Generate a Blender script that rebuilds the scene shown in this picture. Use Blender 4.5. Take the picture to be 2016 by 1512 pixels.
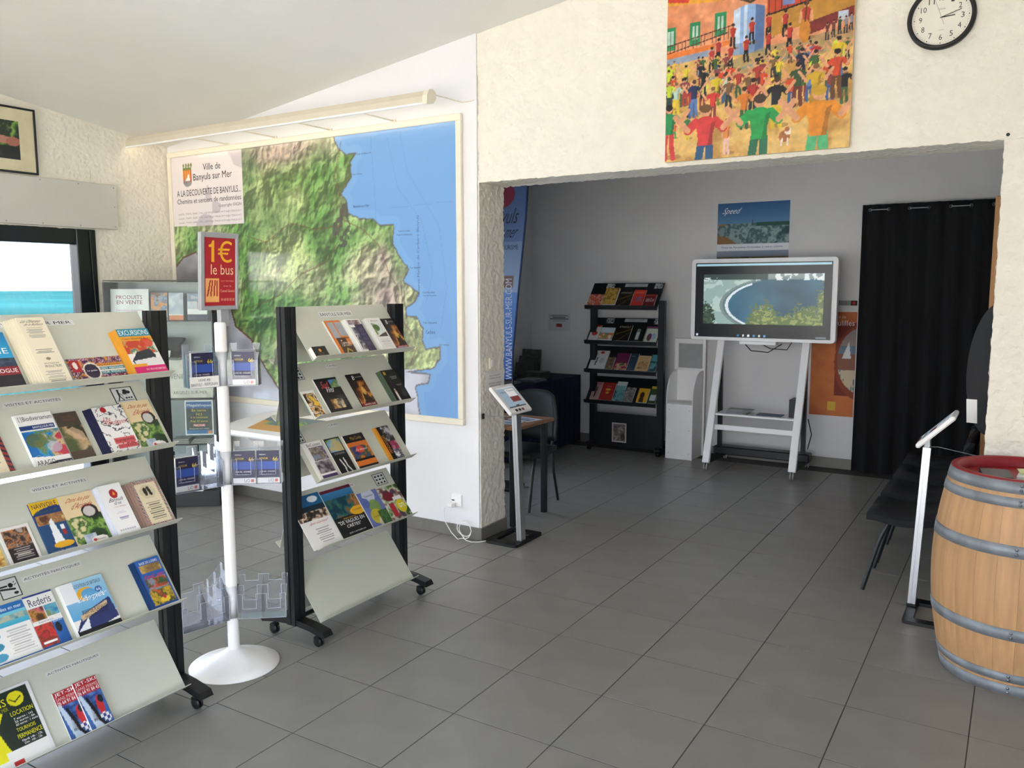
import bpy, math, random
import numpy as np
from mathutils import Matrix, Vector, noise
for o in list(bpy.data.objects): bpy.data.objects.remove(o)
scene = bpy.context.scene
COL = scene.collection
# ---------------------------------------------------------------- camera
F_PX = 1623.9; YAW = math.radians(31.75); PITCH = math.radians(6.704); ROLL = math.radians(-0.132)
cam_d = bpy.data.cameras.new('camera'); cam = bpy.data.objects.new('camera', cam_d); COL.objects.link(cam)
cam_d.sensor_fit = 'HORIZONTAL'; cam_d.sensor_width = 36.0; cam_d.lens = 36.0 * F_PX / 2016.0
cam_d.clip_start = 0.05; cam_d.clip_end = 3000
fw = Vector((-math.sin(YAW) * math.cos(PITCH), math.cos(YAW) * math.cos(PITCH), -math.sin(PITCH)))
rt = Vector((math.cos(YAW), math.sin(YAW), 0)); up = rt.cross(fw)
r2 = rt * math.cos(ROLL) + up * math.sin(ROLL); u2 = -rt * math.sin(ROLL) + up * math.cos(ROLL)
mw = Matrix((r2, u2, -fw)).transposed().to_4x4(); mw.translation = (2.784, -2.595, 1.730)
cam.matrix_world = mw
scene.camera = cam
# ---------------------------------------------------------------- world, daylight, exposure
SKY = 7.5
world = bpy.data.worlds.new('daylight_sky'); scene.world = world; world.use_nodes = True
wn = world.node_tree; wn.nodes.clear()
wo = wn.nodes.new('ShaderNodeOutputWorld'); wb = wn.nodes.new('ShaderNodeBackground')
wb.inputs['Color'].default_value = (1.0, 0.985, 0.99, 1); wb.inputs['Strength'].default_value = SKY
wtc = wn.nodes.new('ShaderNodeTexCoord'); wsp = wn.nodes.new('ShaderNodeSeparateXYZ'); wrp = wn.nodes.new('ShaderNodeValToRGB')
wrp.color_ramp.elements[0].position = 0.05; wrp.color_ramp.elements[0].color = (1.0, 0.985, 0.98, 1)       # hazy white at the horizon
wrp.color_ramp.elements[1].position = 0.6; wrp.color_ramp.elements[1].color = (0.46, 0.66, 1.0, 1)        # blue overhead
wn.links.new(wtc.outputs['Generated'], wsp.inputs[0]); wn.links.new(wsp.outputs['Z'], wrp.inputs[0]); wn.links.new(wrp.outputs[0], wb.inputs['Color'])
wn.links.new(wb.outputs[0], wo.inputs[0])
def portal(loc, rot, sx, sy):
    l = bpy.data.lights.new('window_portal', 'AREA'); l.shape = 'RECTANGLE'; l.size = sx; l.size_y = sy
    l.cycles.is_portal = True
    o = bpy.data.objects.new('window_portal', l); COL.objects.link(o); o.location = loc; o.rotation_euler = rot
    return o
H = math.pi / 2
portal((-3.85, 0.05, 1.12), (0, -H, 0), 2.1, 2.6)          # sea window, left wall
portal((0.3, -4.75, 1.45), (H, 0, 0), 6.9, 2.7)             # glazed front behind the camera
portal((-2.35, 3.07, 1.18), (0, -H, 0), 2.3, 1.3)           # side window of the rear room
sun = bpy.data.lights.new('sun', 'SUN'); sun.energy = 40.0; sun.angle = 0.01; sun.color = (1.0, 0.95, 0.92)
sun_o = bpy.data.objects.new('sun', sun); COL.objects.link(sun_o); sun_o.rotation_euler = (math.radians(28), 0, 0)   # high sun on the paving in front of the building
portal((4.45, -2.9, 1.3), (0, H, 0), 2.3, 1.9)               # unseen right-wall window near the camera, added to brighten jamb and shelves
vs = scene.view_settings
vs.view_transform = 'Standard'; vs.look = 'None'; vs.gamma = 1.0; vs.use_curve_mapping = False
vs.exposure = 0.04
# ---------------------------------------------------------------- colours and materials
def s2l(a):
    a = np.asarray(a, dtype=float)
    return np.where(a <= 0.04045, a / 12.92, ((np.maximum(a, 0) + 0.055) / 1.055) ** 2.4)
def hx(h):
    if not isinstance(h, str): return tuple(h)
    h = h.lstrip('#')
    if len(h) == 3: h = ''.join(c * 2 for c in h)
    return tuple(int(h[i:i + 2], 16) / 255 for i in (0, 2, 4))
def lin(h): return tuple(float(v) for v in s2l(hx(h)))
MATS = {}
def mat(name, col='#888', rough=0.5, metal=0.0, var=0.06, scale=12.0, bump=0.0, bscale=60.0, spec=0.5, objvar=0.0, coat=0.0, stretch=None):
    if name in MATS: return MATS[name]
    m = bpy.data.materials.new(name); m.use_nodes = True; MATS[name] = m
    nt = m.node_tree; N = nt.nodes; L = nt.links; b = N['Principled BSDF']
    b.inputs['Roughness'].default_value = rough; b.inputs['Metallic'].default_value = metal
    b.inputs['Specular IOR Level'].default_value = spec
    b.inputs['Coat Weight'].default_value = coat
    tc = N.new('ShaderNodeTexCoord'); nz = N.new('ShaderNodeTexNoise'); nz.inputs['Scale'].default_value = scale; nz.inputs['Detail'].default_value = 5
    src = tc.outputs['Object']
    if stretch:
        mp = N.new('ShaderNodeMapping'); mp.inputs['Scale'].default_value = stretch; L.new(src, mp.inputs[0]); src = mp.outputs[0]
    L.new(src, nz.inputs['Vector'])
    c = lin(col); hi = tuple(min(1, v * (1 + var)) for v in c); lo = tuple(v * (1 - var) for v in c)
    r = N.new('ShaderNodeValToRGB'); r.color_ramp.elements[0].color = (*lo, 1); r.color_ramp.elements[1].color = (*hi, 1)
    r.color_ramp.elements[0].position = 0.3; r.color_ramp.elements[1].position = 0.7
    L.new(nz.outputs['Fac'], r.inputs[0]); out = r.outputs[0]
    if objvar:
        oi = N.new('ShaderNodeObjectInfo'); mr = N.new('ShaderNodeMapRange'); mr.inputs['To Min'].default_value = 1 - objvar; mr.inputs['To Max'].default_value = 1 + objvar
        L.new(oi.outputs['Random'], mr.inputs['Value'])
        vm = N.new('ShaderNodeVectorMath'); vm.operation = 'SCALE'; L.new(out, vm.inputs[0]); L.new(mr.outputs[0], vm.inputs['Scale']); out = vm.outputs[0]
    L.new(out, b.inputs['Base Color'])
    if bump:
        n2 = N.new('ShaderNodeTexNoise'); n2.inputs['Scale'].default_value = bscale; n2.inputs['Detail'].default_value = 4
        L.new(src, n2.inputs['Vector'])
        bp = N.new('ShaderNodeBump'); bp.inputs['Strength'].default_value = bump; bp.inputs['Distance'].default_value = 0.01
        L.new(n2.outputs['Fac'], bp.inputs['Height']); L.new(bp.outputs[0], b.inputs['Normal'])
    return m
def print_mat(name, rough, coat=0.0, emit=0.0):
    if name in MATS: return MATS[name]
    m = bpy.data.materials.new(name); m.use_nodes = True; MATS[name] = m
    N = m.node_tree.nodes; L = m.node_tree.links; b = N['Principled BSDF']
    a = N.new('ShaderNodeAttribute'); a.attribute_name = 'ink'
    L.new(a.outputs['Color'], b.inputs['Base Color']); b.inputs['Roughness'].default_value = rough; b.inputs['Coat Weight'].default_value = coat
    b.inputs['Coat Roughness'].default_value = 0.08
    if emit:
        L.new(a.outputs['Color'], b.inputs['Emission Color']); b.inputs['Emission Strength'].default_value = emit
    return m
PRINT = print_mat('printed_paper', 0.38)
MATTE = print_mat('matte_print', 0.7)
LAMIN = print_mat('laminated_print', 0.45, 0.9)
SCREEN = print_mat('lit_screen', 0.25, 0.0, 0.6)
def clear_mat(name, tint, gloss, rough=0.03):
    m = bpy.data.materials.new(name); m.use_nodes = True; MATS[name] = m
    N = m.node_tree.nodes; L = m.node_tree.links; N.remove(N['Principled BSDF']); out = N['Material Output']
    t = N.new('ShaderNodeBsdfTransparent'); g = N.new('ShaderNodeBsdfGlossy'); mx = N.new('ShaderNodeMixShader'); fr = N.new('ShaderNodeFresnel')
    nz = N.new('ShaderNodeTexNoise'); nz.inputs['Scale'].default_value = 8; mr = N.new('ShaderNodeMapRange')
    mr.inputs['To Min'].default_value = rough; mr.inputs['To Max'].default_value = rough * 1.6 + 0.01
    L.new(nz.outputs['Fac'], mr.inputs['Value']); L.new(mr.outputs[0], g.inputs['Roughness'])
    t.inputs[0].default_value = (*lin(tint), 1); fr.inputs[0].default_value = gloss
    L.new(fr.outputs[0], mx.inputs[0]); L.new(t.outputs[0], mx.inputs[1]); L.new(g.outputs[0], mx.inputs[2]); L.new(mx.outputs[0], out.inputs[0])
    return m
GLASS = clear_mat('window_glass', '#fbfbfb', 1.45)
CABGL = clear_mat('cabinet_glass', '#f8fcfb', 1.2)
ACRY = clear_mat('clear_acrylic', '#fbfcfe', 1.42, 0.06)
_n = ACRY.node_tree.nodes; _l = ACRY.node_tree.links; _o = _n['Material Output']; _s = _o.inputs[0].links[0].from_socket
_d = _n.new('ShaderNodeBsdfTranslucent'); _d.inputs[0].default_value = (.86, .89, .95, 1); _m = _n.new('ShaderNodeMixShader'); _m.inputs[0].default_value = .06
_l.new(_s, _m.inputs[1]); _l.new(_d.outputs[0], _m.inputs[2]); _l.new(_m.outputs[0], _o.inputs[0])
EDGE_GLOW = mat('acrylic_edge_glow', '#dfe6f2', .2, 0, .03)  # pale colour painting the bright glow of clear acrylic edges
def stucco_mat(name, col, scale=24):
    m = mat(name, col, 0.9, 0, 0.03, 9, spec=0.2)
    N = m.node_tree.nodes; L = m.node_tree.links; b = N['Principled BSDF']
    tc = N.new('ShaderNodeTexCoord'); n1 = N.new('ShaderNodeTexNoise'); n1.inputs['Scale'].default_value = scale; n1.inputs['Detail'].default_value = 6; n1.inputs['Distortion'].default_value = 0.6
    v = N.new('ShaderNodeTexVoronoi'); v.inputs['Scale'].default_value = scale * 1.3; v.feature = 'SMOOTH_F1'
    L.new(tc.outputs['Object'], n1.inputs['Vector']); L.new(tc.outputs['Object'], v.inputs['Vector'])
    ad = N.new('ShaderNodeMath'); ad.operation = 'ADD'; L.new(n1.outputs['Fac'], ad.inputs[0]); L.new(v.outputs['Distance'], ad.inputs[1])
    bp = N.new('ShaderNodeBump'); bp.inputs['Strength'].default_value = 0.5; bp.inputs['Distance'].default_value = 0.016
    L.new(ad.outputs[0], bp.inputs['Height']); L.new(bp.outputs[0], b.inputs['Normal'])
    return m
STUC = stucco_mat('rough_stucco', '#f0ebde')
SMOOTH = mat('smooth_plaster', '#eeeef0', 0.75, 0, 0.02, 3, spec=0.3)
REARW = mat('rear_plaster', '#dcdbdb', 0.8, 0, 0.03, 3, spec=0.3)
CEIL = mat('ceiling_paint', '#e9e7e2', 0.8, 0, 0.02, 2, spec=0.2)
TILE = mat('grey_floor_tile', '#8a8883', 0.36, 0, 0.07, 5.0, bump=0.03, bscale=90, objvar=0.03, spec=0.32)
GROUT = mat('dark_grout', '#4a4945', 0.9)
PLINTH = mat('grey_plinth_tile', '#77756f', 0.4, 0, 0.06)
WHITE = mat('white_lacquer', '#fbfaf9', 0.35, 0, 0.02)
CREAM = mat('cream_enamel', '#ece5d3', 0.4, 0, 0.03)
BLACKM = mat('black_powder_coat', '#15181b', 0.38, 0, 0.12)
BLACKP = mat('black_plastic', '#0f1012', 0.45, 0, 0.15)
SHELFM = mat('pale_sage_shelf_steel', '#cdcfc1', 0.42, 0, 0.02, 4)
DARKFR = mat('dark_window_frame', '#10131a', 0.35, 0, 0.1)
ALU = mat('brushed_aluminium', '#c4c6ca', 0.32, 0.9, 0.06, 30, stretch=(8, 8, 0.6))
STEEL = mat('grey_steel', '#8d9196', 0.35, 0.9, 0.06)
GREYP = mat('grey_plastic', '#9fa3a6', 0.45, 0, 0.03)
PAPER = mat('white_paper', '#efeeea', 0.7, 0, 0.02)
CREAMP = mat('cream_paper', '#e9e1c9', 0.7, 0, 0.02)
NAVY = mat('navy_cloth', '#131a3d', 0.9, 0, 0.15, 30, bump=0.1, bscale=200)
# ---------------------------------------------------------------- mesh building
class MB:
    def __init__(s): s.v = []; s.f = []; s.c = []; s.sm = []
    def add(s, verts, faces, smooth=False):
        o = len(s.v); s.v += [tuple(p) for p in verts]; s.f += [tuple(i + o for i in f) for f in faces]; s.sm += [smooth] * len(faces)
        return s
    def box(s, x0, x1, y0, y1, z0, z1, M=None, b=0.0):
        if b:
            b = min(b, (x1 - x0) * .45, (y1 - y0) * .45, (z1 - z0) * .45); vs = []; 
            for k, (z, i) in enumerate(((z0, b), (z0 + b, 0), (z1 - b, 0), (z1, b))):
                c = b if k in (1, 2) else b
                for (px, py) in ((x0 + i, y0 + i + (c if not i else 0)), (x0 + i + (c if not i else 0), y0 + i), (x1 - i - (c if not i else 0), y0 + i), (x1 - i, y0 + i + (c if not i else 0)),
                                 (x1 - i, y1 - i - (c if not i else 0)), (x1 - i - (c if not i else 0), y1 - i), (x0 + i + (c if not i else 0), y1 - i), (x0 + i, y1 - i - (c if not i else 0))):
                    vs.append(Vector((px, py, z)))
            fs = [tuple(range(7, -1, -1)), tuple(range(24, 32))]
            for k in range(3):
                for j in range(8): fs.append((k * 8 + j, k * 8 + (j + 1) % 8, k * 8 + 8 + (j + 1) % 8, k * 8 + 8 + j))
        else:
            vs = [Vector(p) for p in ((x0, y0, z0), (x1, y0, z0), (x1, y1, z0), (x0, y1, z0), (x0, y0, z1), (x1, y0, z1), (x1, y1, z1), (x0, y1, z1))]
            fs = [(3, 2, 1, 0), (4, 5, 6, 7), (0, 1, 5, 4), (1, 2, 6, 5), (2, 3, 7, 6), (3, 0, 4, 7)]
        if M is not None: vs = [M @ v for v in vs]
        return s.add(vs, fs)
    def prism(s, pts, d0, d1, axis='y', M=None, smooth=False):
        # pts: 2D outline; axis: extrusion axis. axis y: pts are (x,z); axis x: (y,z); axis z: (x,y)
        def P(a, b, d): return Vector({'y': (a, d, b), 'x': (d, a, b), 'z': (a, b, d)}[axis])
        n = len(pts); vs = [P(a, b, d0) for a, b in pts] + [P(a, b, d1) for a, b in pts]
        if M is not None: vs = [M @ v for v in vs]
        fs = [tuple(range(n - 1, -1, -1)), tuple(range(n, 2 * n))] + [(i, (i + 1) % n, n + (i + 1) % n, n + i) for i in range(n)]
        s.add(vs, fs); 
        if smooth: s.sm[-n:] = [True] * n
        return s
    def tube(s, pts, r, n=8, caps=True, closed=False):
        pts = [Vector(p) for p in pts]; rs = r if isinstance(r, (list, tuple)) else [r] * len(pts)
        rings = []; prev = None; m = len(pts)
        for i, p in enumerate(pts):
            if closed: t = pts[(i + 1) % m] - pts[i - 1]
            else: t = pts[min(i + 1, m - 1)] - pts[max(i - 1, 0)]
            t.normalize()
            if prev is None:
                a = Vector((0, 0, 1)) if abs(t.z) < 0.9 else Vector((1, 0, 0)); u = t.cross(a).normalized()
            else: u = (prev - t * prev.dot(t)).normalized()
            w = t.cross(u); prev = u
            rings.append([p + (u * math.cos(2 * math.pi * k / n) + w * math.sin(2 * math.pi * k / n)) * rs[i] for k in range(n)])
        vs = [v for rg in rings for v in rg]; fs = []
        for i in range(m if closed else m - 1):
            j = (i + 1) % m
            for k in range(n): fs.append((i * n + k, i * n + (k + 1) % n, j * n + (k + 1) % n, j * n + k))
        s.add(vs, fs, True)
        if caps and not closed: s.add(rings[0], [tuple(range(n - 1, -1, -1))]); s.add(rings[-1], [tuple(range(n))])
        return s
    def lathe(s, prof, cx=0, cy=0, n=32, M=None, smooth=True):
        vs = []; fs = []
        for r, z in prof:
            for k in range(n): vs.append(Vector((cx + r * math.cos(2 * math.pi * k / n), cy + r * math.sin(2 * math.pi * k / n), z)))
        for i in range(len(prof) - 1):
            for k in range(n): fs.append((i * n + k, i * n + (k + 1) % n, (i + 1) * n + (k + 1) % n, (i + 1) * n + k))
        if M is not None: vs = [M @ v for v in vs]
        return s.add(vs, fs, smooth)
    def build(s, name, m, parent=None, off=(0, 0, 0)):
        me = bpy.data.meshes.new(name)
        o_ = Vector(off)
        me.from_pydata([tuple(Vector(v) - o_) for v in s.v], [], s.f); me.update()
        me.polygons.foreach_set('use_smooth', s.sm)
        me.materials.append(m)
        o = bpy.data.objects.new(name, me); COL.objects.link(o)
        if parent is not None: o.parent = parent
        return o
def tag(o, label=None, cat=None, group=None, kind=None):
    if label: o['label'] = label
    if cat: o['category'] = cat
    if group: o['group'] = group
    if kind: o['kind'] = kind
    return o
def thing(name, label, cat, loc=(0, 0, 0), rz=0, group=None):
    o = bpy.data.objects.new(name, None); COL.objects.link(o); o.empty_display_size = 0.1
    o.location = loc; o.rotation_euler = (0, 0, rz)
    return tag(o, label, cat, group)
def copy_tree(o, parent=None):
    c = o.copy(); COL.objects.link(c); c.parent = parent
    for ch in list(o.children): copy_tree(ch, c)
    return c
def struct(name, mb, m, parent=None, label=None):
    o = mb.build(name, m, parent)
    if parent is None: tag(o, label, None, None, 'structure')
    return o
def frame(origin, xa, ya):
    xa = Vector(xa).normalized(); ya = Vector(ya).normalized(); za = xa.cross(ya)
    M = Matrix((xa, ya, za)).transposed().to_4x4(); M.translation = origin; return M
# ---------------------------------------------------------------- flat print: rasters on fine meshes and lettering
RNG = np.random.default_rng(7)
def vnoise(X, Y, scale, seed):
    g = np.random.default_rng(seed).random((64, 64)); x = X * scale; y = Y * scale
    xi = np.floor(x).astype(int); yi = np.floor(y).astype(int); fx = x - xi; fy = y - yi
    fx = fx * fx * (3 - 2 * fx); fy = fy * fy * (3 - 2 * fy); a = lambda i, j: g[(yi + j) % 64, (xi + i) % 64]
    return (a(0, 0) * (1 - fx) + a(1, 0) * fx) * (1 - fy) + (a(0, 1) * (1 - fx) + a(1, 1) * fx) * fy
def fbm(X, Y, scale, seed, oct=4):
    t = 0; am = 0.5; tot = 0
    for k in range(oct): t = t + am * vnoise(X + k * 1.7, Y + k * 2.3, scale * 2 ** k, seed + k); tot += am; am *= 0.55
    return t / tot
class Cv:
    def __init__(s, w, h, res, bg='#ffffff'):
        s.w, s.h = w, h; nx = max(3, int(round(w / res)) + 1); ny = max(3, int(round(h / res)) + 1)
        s.X, s.Y = np.meshgrid(np.linspace(0, 1, nx), np.linspace(0, 1, ny)); s.A = np.zeros((ny, nx, 3)); s.A[:] = hx(bg); s.asp = w / h
    def m(s, mask, c, a=1.0):
        k = mask * a if mask.dtype != bool else mask.astype(float) * a
        s.A = s.A * (1 - k[..., None]) + np.array(hx(c)) * k[..., None]; return s
    def rect(s, x0, y0, x1, y1, c, a=1.0): return s.m((s.X >= x0) & (s.X <= x1) & (s.Y >= y0) & (s.Y <= y1), c, a)
    def ell(s, cx, cy, rx, ry, c, a=1.0): return s.m(((s.X - cx) / rx) ** 2 + ((s.Y - cy) / ry) ** 2 <= 1, c, a)
    def inpoly(s, pts):
        ins = np.zeros(s.X.shape, bool); n = len(pts)
        for i in range(n):
            x1, y1 = pts[i]; x2, y2 = pts[i - 1]
            if y1 == y2: continue
            ins ^= ((y1 > s.Y) != (y2 > s.Y)) & (s.X < (x2 - x1) * (s.Y - y1) / (y2 - y1) + x1)
        return ins
    def poly(s, pts, c, a=1.0): return s.m(s.inpoly(pts), c, a)
    def dist(s, pts):
        d = np.full(s.X.shape, 9.0)
        for (x1, y1), (x2, y2) in zip(pts[:-1], pts[1:]):
            ax, ay = (x2 - x1) * s.asp, y2 - y1; px, py = (s.X - x1) * s.asp, s.Y - y1
            t = np.clip((px * ax + py * ay) / (ax * ax + ay * ay + 1e-12), 0, 1); d = np.minimum(d, np.hypot(px - t * ax, py - t * ay))
        return d
    def line(s, pts, w, c, a=1.0): return s.m(s.dist(pts) <= w, c, a)
    def grad(s, y0, y1, c0, c1, x0=0, x1=1):
        k = np.clip((s.Y - y0) / (y1 - y0), 0, 1)[..., None]; mk = ((s.Y >= y0) & (s.Y <= y1) & (s.X >= x0) & (s.X <= x1))[..., None]
        s.A = np.where(mk, np.array(hx(c0)) * (1 - k) + np.array(hx(c1)) * k, s.A); return s
    def photo(s, x0, y0, x1, y1, pal, seed=0, scale=5, con=3.0):
        f = np.clip((fbm(s.X * s.asp, s.Y, scale, seed * 13 + 5, 6) - 0.5) * con + 0.5, 0, 0.999) * (len(pal) - 1)
        i = np.floor(f).astype(int); k = (f - i)[..., None]; P = np.array([hx(c) for c in pal])
        mk = ((s.Y >= y0) & (s.Y <= y1) & (s.X >= x0) & (s.X <= x1))[..., None]
        s.A = np.where(mk, P[i] * (1 - k) + P[np.minimum(i + 1, len(pal) - 1)] * k, s.A); return s
    def lines(s, x0, y0, x1, y1, n, c='#666666', a=0.6, seed=1):
        r = np.random.default_rng(seed)
        for k in range(n):
            y = y1 - (k + 0.5) * (y1 - y0) / n; hgt = (y1 - y0) / n * 0.22; i = r.random() * 0.18 * (x1 - x0)
            s.rect(x0 + i, y - hgt, x1 - i, y + hgt, c, a)
        return s
def ink_attr(me, cols):
    at = me.color_attributes.new('ink', 'FLOAT_COLOR', 'POINT'); n = len(me.vertices); buf = np.ones((n, 4), np.float32); buf[:, :3] = cols
    at.data.foreach_set('color', buf.ravel())
def cv_obj(name, cv, parent, z=0.0, x0=0.0, y0=0.0, m=None):
    ny, nx = cv.X.shape; me = bpy.data.meshes.new(name); n = nx * ny
    co = np.zeros((n, 3), np.float32); co[:, 0] = x0 + cv.X.ravel() * cv.w; co[:, 1] = y0 + cv.Y.ravel() * cv.h; co[:, 2] = z
    idx = np.arange(n).reshape(ny, nx); q = np.stack([idx[:-1, :-1], idx[:-1, 1:], idx[1:, 1:], idx[1:, :-1]], -1).reshape(-1, 4)
    me.vertices.add(n); me.vertices.foreach_set('co', co.ravel()); me.loops.add(q.size); me.loops.foreach_set('vertex_index', q.ravel().astype(np.int32))
    me.polygons.add(len(q)); me.polygons.foreach_set('loop_start', np.arange(0, q.size, 4, dtype=np.int32)); me.update(calc_edges=True)
    ink_attr(me, s2l(np.clip(cv.A, 0, 1)).reshape(-1, 3)); me.materials.append(m or PRINT)
    o = bpy.data.objects.new(name, me); COL.objects.link(o); o.parent = parent; return o
TCACHE = {}
def glyphs(txt):
    if txt not in TCACHE:
        cu = bpy.data.curves.new('t', 'FONT'); cu.body = txt; cu.resolution_u = 2; cu.size = 1.0
        ob = bpy.data.objects.new('t', cu); me = bpy.data.meshes.new_from_object(ob)
        v = np.array([tuple(p.co)[:2] for p in me.vertices]) if len(me.vertices) else np.zeros((0, 2)); f = [tuple(p.vertices) for p in me.polygons]
        bpy.data.objects.remove(ob); bpy.data.curves.remove(cu); bpy.data.meshes.remove(me); TCACHE[txt] = (v, f)
    return TCACHE[txt]
def text_obj(name, items, parent, w, h, z, x0=0.0, y0=0.0, m=None):
    # items: (string, u0, v0, u1, v1, colour[, shear[, rotated]]) in page fractions; the string fills the box
    V = []; Fc = []; Cc = []
    for it in items:
        v, f = glyphs(it[0])
        if not len(v): continue
        lo = v.min(0); hi = v.max(0); p = (v - lo) / np.maximum(hi - lo, 1e-6)
        if len(it) > 6 and it[6]: p = np.stack([p[:, 0] + it[6] * (p[:, 1] - 0.5), p[:, 1]], 1)
        if len(it) > 7 and it[7]: p = np.stack([1 - p[:, 1], p[:, 0]], 1)
        q = np.zeros((len(p), 3)); q[:, 0] = x0 + (it[1] + p[:, 0] * (it[3] - it[1])) * w; q[:, 1] = y0 + (it[2] + p[:, 1] * (it[4] - it[2])) * h; q[:, 2] = z
        o = len(V); V += [tuple(r) for r in q]; Fc += [tuple(i + o for i in r) for r in f]; Cc += [lin(it[5])] * len(q)
    if not V: return None
    me = bpy.data.meshes.new(name); me.from_pydata(V, [], Fc); me.update(); ink_attr(me, np.array(Cc)); me.materials.append(m or PRINT)
    o = bpy.data.objects.new(name, me); COL.objects.link(o); o.parent = parent; return o
def sheet(name, label, cat, M, w, h, t, cv=None, texts=(), group=None, page=None, fan=(0, 0), pm=None, cover='cover'):
    mb = MB(); k, d = fan
    if k:
        st = t / (k + 1)
        for i in range(k + 1): mb.box(-(k - i) * d, w - (k - i) * d, 0, h, i * st, (i + 1) * st - 0.0003)
    else: mb.box(0, w, 0, h, 0, t)
    o = mb.build(name, page or PAPER); o.matrix_world = M
    tag(o, label, cat, group)
    if cv is not None: cv_obj(cover, cv, o, t + 0.0003, m=pm)
    for t_ in texts: text_obj('lettering', [t_], o, w, h, t + 0.0007, m=pm)
    return o
# ================================================================ THE SETTING
def zc(x, y): return 3.04 + 0.138 * (x + 2.533) - 0.14 * (y - 1.99)
XL, YW, YR = -3.48, 1.99, 5.62          # window wall, map wall, rear wall
# ---- floor: grout bed, tiles as parts
fl = MB().box(-3.95, 4.3, -4.75, 6.0, -0.12, -0.0018)
floor = struct('floor', fl, GROUT, None, 'grey square ceramic tile floor running through both rooms')
def tile_mesh(s):
    mb = MB(); g = 0.0024; b = 0.0007; a = s / 2 - g
    mb.add([(-a, -a, -0.008), (a, -a, -0.008), (a, a, -0.008), (-a, a, -0.008), (-a, -a, -b), (a, -a, -b), (a, a, -b), (-a, a, -b),
            (-a + b, -a + b, 0), (a - b, -a + b, 0), (a - b, a - b, 0), (-a + b, a - b, 0)],
           [(0, 1, 5, 4), (1, 2, 6, 5), (2, 3, 7, 6), (3, 0, 4, 7), (4, 5, 9, 8), (5, 6, 10, 9), (6, 7, 11, 10), (7, 4, 8, 11), (8, 9, 10, 11)])
    me = bpy.data.meshes.new('tile'); me.from_pydata(mb.v, [], mb.f); me.update(); me.materials.append(TILE); return me
big, small = tile_mesh(0.45), tile_mesh(0.3095)
cw = Vector((2.784, -2.595, 1.73))
def shows(x, y):
    d = Vector((x, y, 0)) - cw; z = d.dot(fw)
    return z > 0.5 and -1150 < F_PX * d.dot(r2) / z < 1150 and -F_PX * d.dot(u2) / z < 850
cand = []
for i in range(-5, 9):
    for j in range(-10, 13):
        x, y = (i + 0.5) * 0.45, (j - 0.5) * 0.45 - 0.008
        if x < 0 and y < 2.2: continue
        if x < -2.0 or x > 4.2 or y < -4.6 or y > 5.6: continue
        cand.append((big, x, y))
for i in range(1, 13):
    for j in range(-15, 8):
        x, y = -(i - 0.5) * 0.3095, 0.123 + (j - 0.5) * 0.3095
        if -4.6 < y < 2.1: cand.append((small, x, y))
seen = sorted([c for c in cand if shows(c[1], c[2])], key=lambda c: (Vector((c[1], c[2], 0)) - cw).length / (1.0 if c[0] is big else 0.7))
rest = [c for c in cand if not shows(c[1], c[2])] + seen[296:]
for me, x, y in seen[:296]:
    o = bpy.data.objects.new('tile', me); COL.objects.link(o); o.parent = floor; o.location = (x, y, 0)
if rest:
    mb = MB()
    for me, x, y in rest: mb.add([(v.co.x + x, v.co.y + y, v.co.z) for v in me.vertices], [tuple(p.vertices) for p in me.polygons])
    o = mb.build('floor_tiles', TILE, floor); o['kind'] = 'stuff'
# ---- walls
def stucco_box(mb, x0, x1, y0, y1, z0, z1, res, amp, top=None, seed=0.0, bottom=None):
    def N(p): return amp * (noise.noise(Vector(p) * 34 + Vector((seed, 0, 0))) * 0.75 + noise.noise(Vector(p) * 75) * 0.5)
    nx, ny, nz = [max(1, int(round(d / res))) for d in (x1 - x0, y1 - y0, z1 - z0)]
    ax = np.linspace(x0, x1, nx + 1); ay = np.linspace(y0, y1, ny + 1); az = np.linspace(z0, z1, nz + 1)
    def P(x, y, z, n):
        zz = z
        if top: zz = z0 + (z - z0) / (z1 - z0) * (top(x, y) - z0)
        on = [abs(x - x0) < 1e-9 and -1 or abs(x - x1) < 1e-9 and 1 or 0, abs(y - y0) < 1e-9 and -1 or abs(y - y1) < 1e-9 and 1 or 0, abs(z - z0) < 1e-9 and -1 or 0]
        d = N((x, y, zz)); return (x + on[0] * d, y + on[1] * d, zz + on[2] * d)
    def face(A, B, f, flip):
        o = len(mb.v)
        for b in B:
            for a in A: mb.v.append(f(a, b))
        n = len(A)
        for j in range(len(B) - 1):
            for i in range(n - 1):
                q = (o + j * n + i, o + j * n + i + 1, o + (j + 1) * n + i + 1, o + (j + 1) * n + i)
                mb.f.append(q[::-1] if flip else q); mb.sm.append(True)
    face(ax, az, lambda a, b: P(a, y0, b, 0), False); face(ax, az, lambda a, b: P(a, y1, b, 0), True)
    face(ay, az, lambda a, b: P(x0, a, b, 0), True); face(ay, az, lambda a, b: P(x1, a, b, 0), False)
    face(ax, ay, lambda a, b: P(a, b, z0, 0), True)
    face(ax[[0, -1]], ay[[0, -1]], lambda a, b: P(a, b, z1, 0), False)
    return mb
top = lambda x, y: zc(x, min(y, 2.0)) + 0.03
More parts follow.
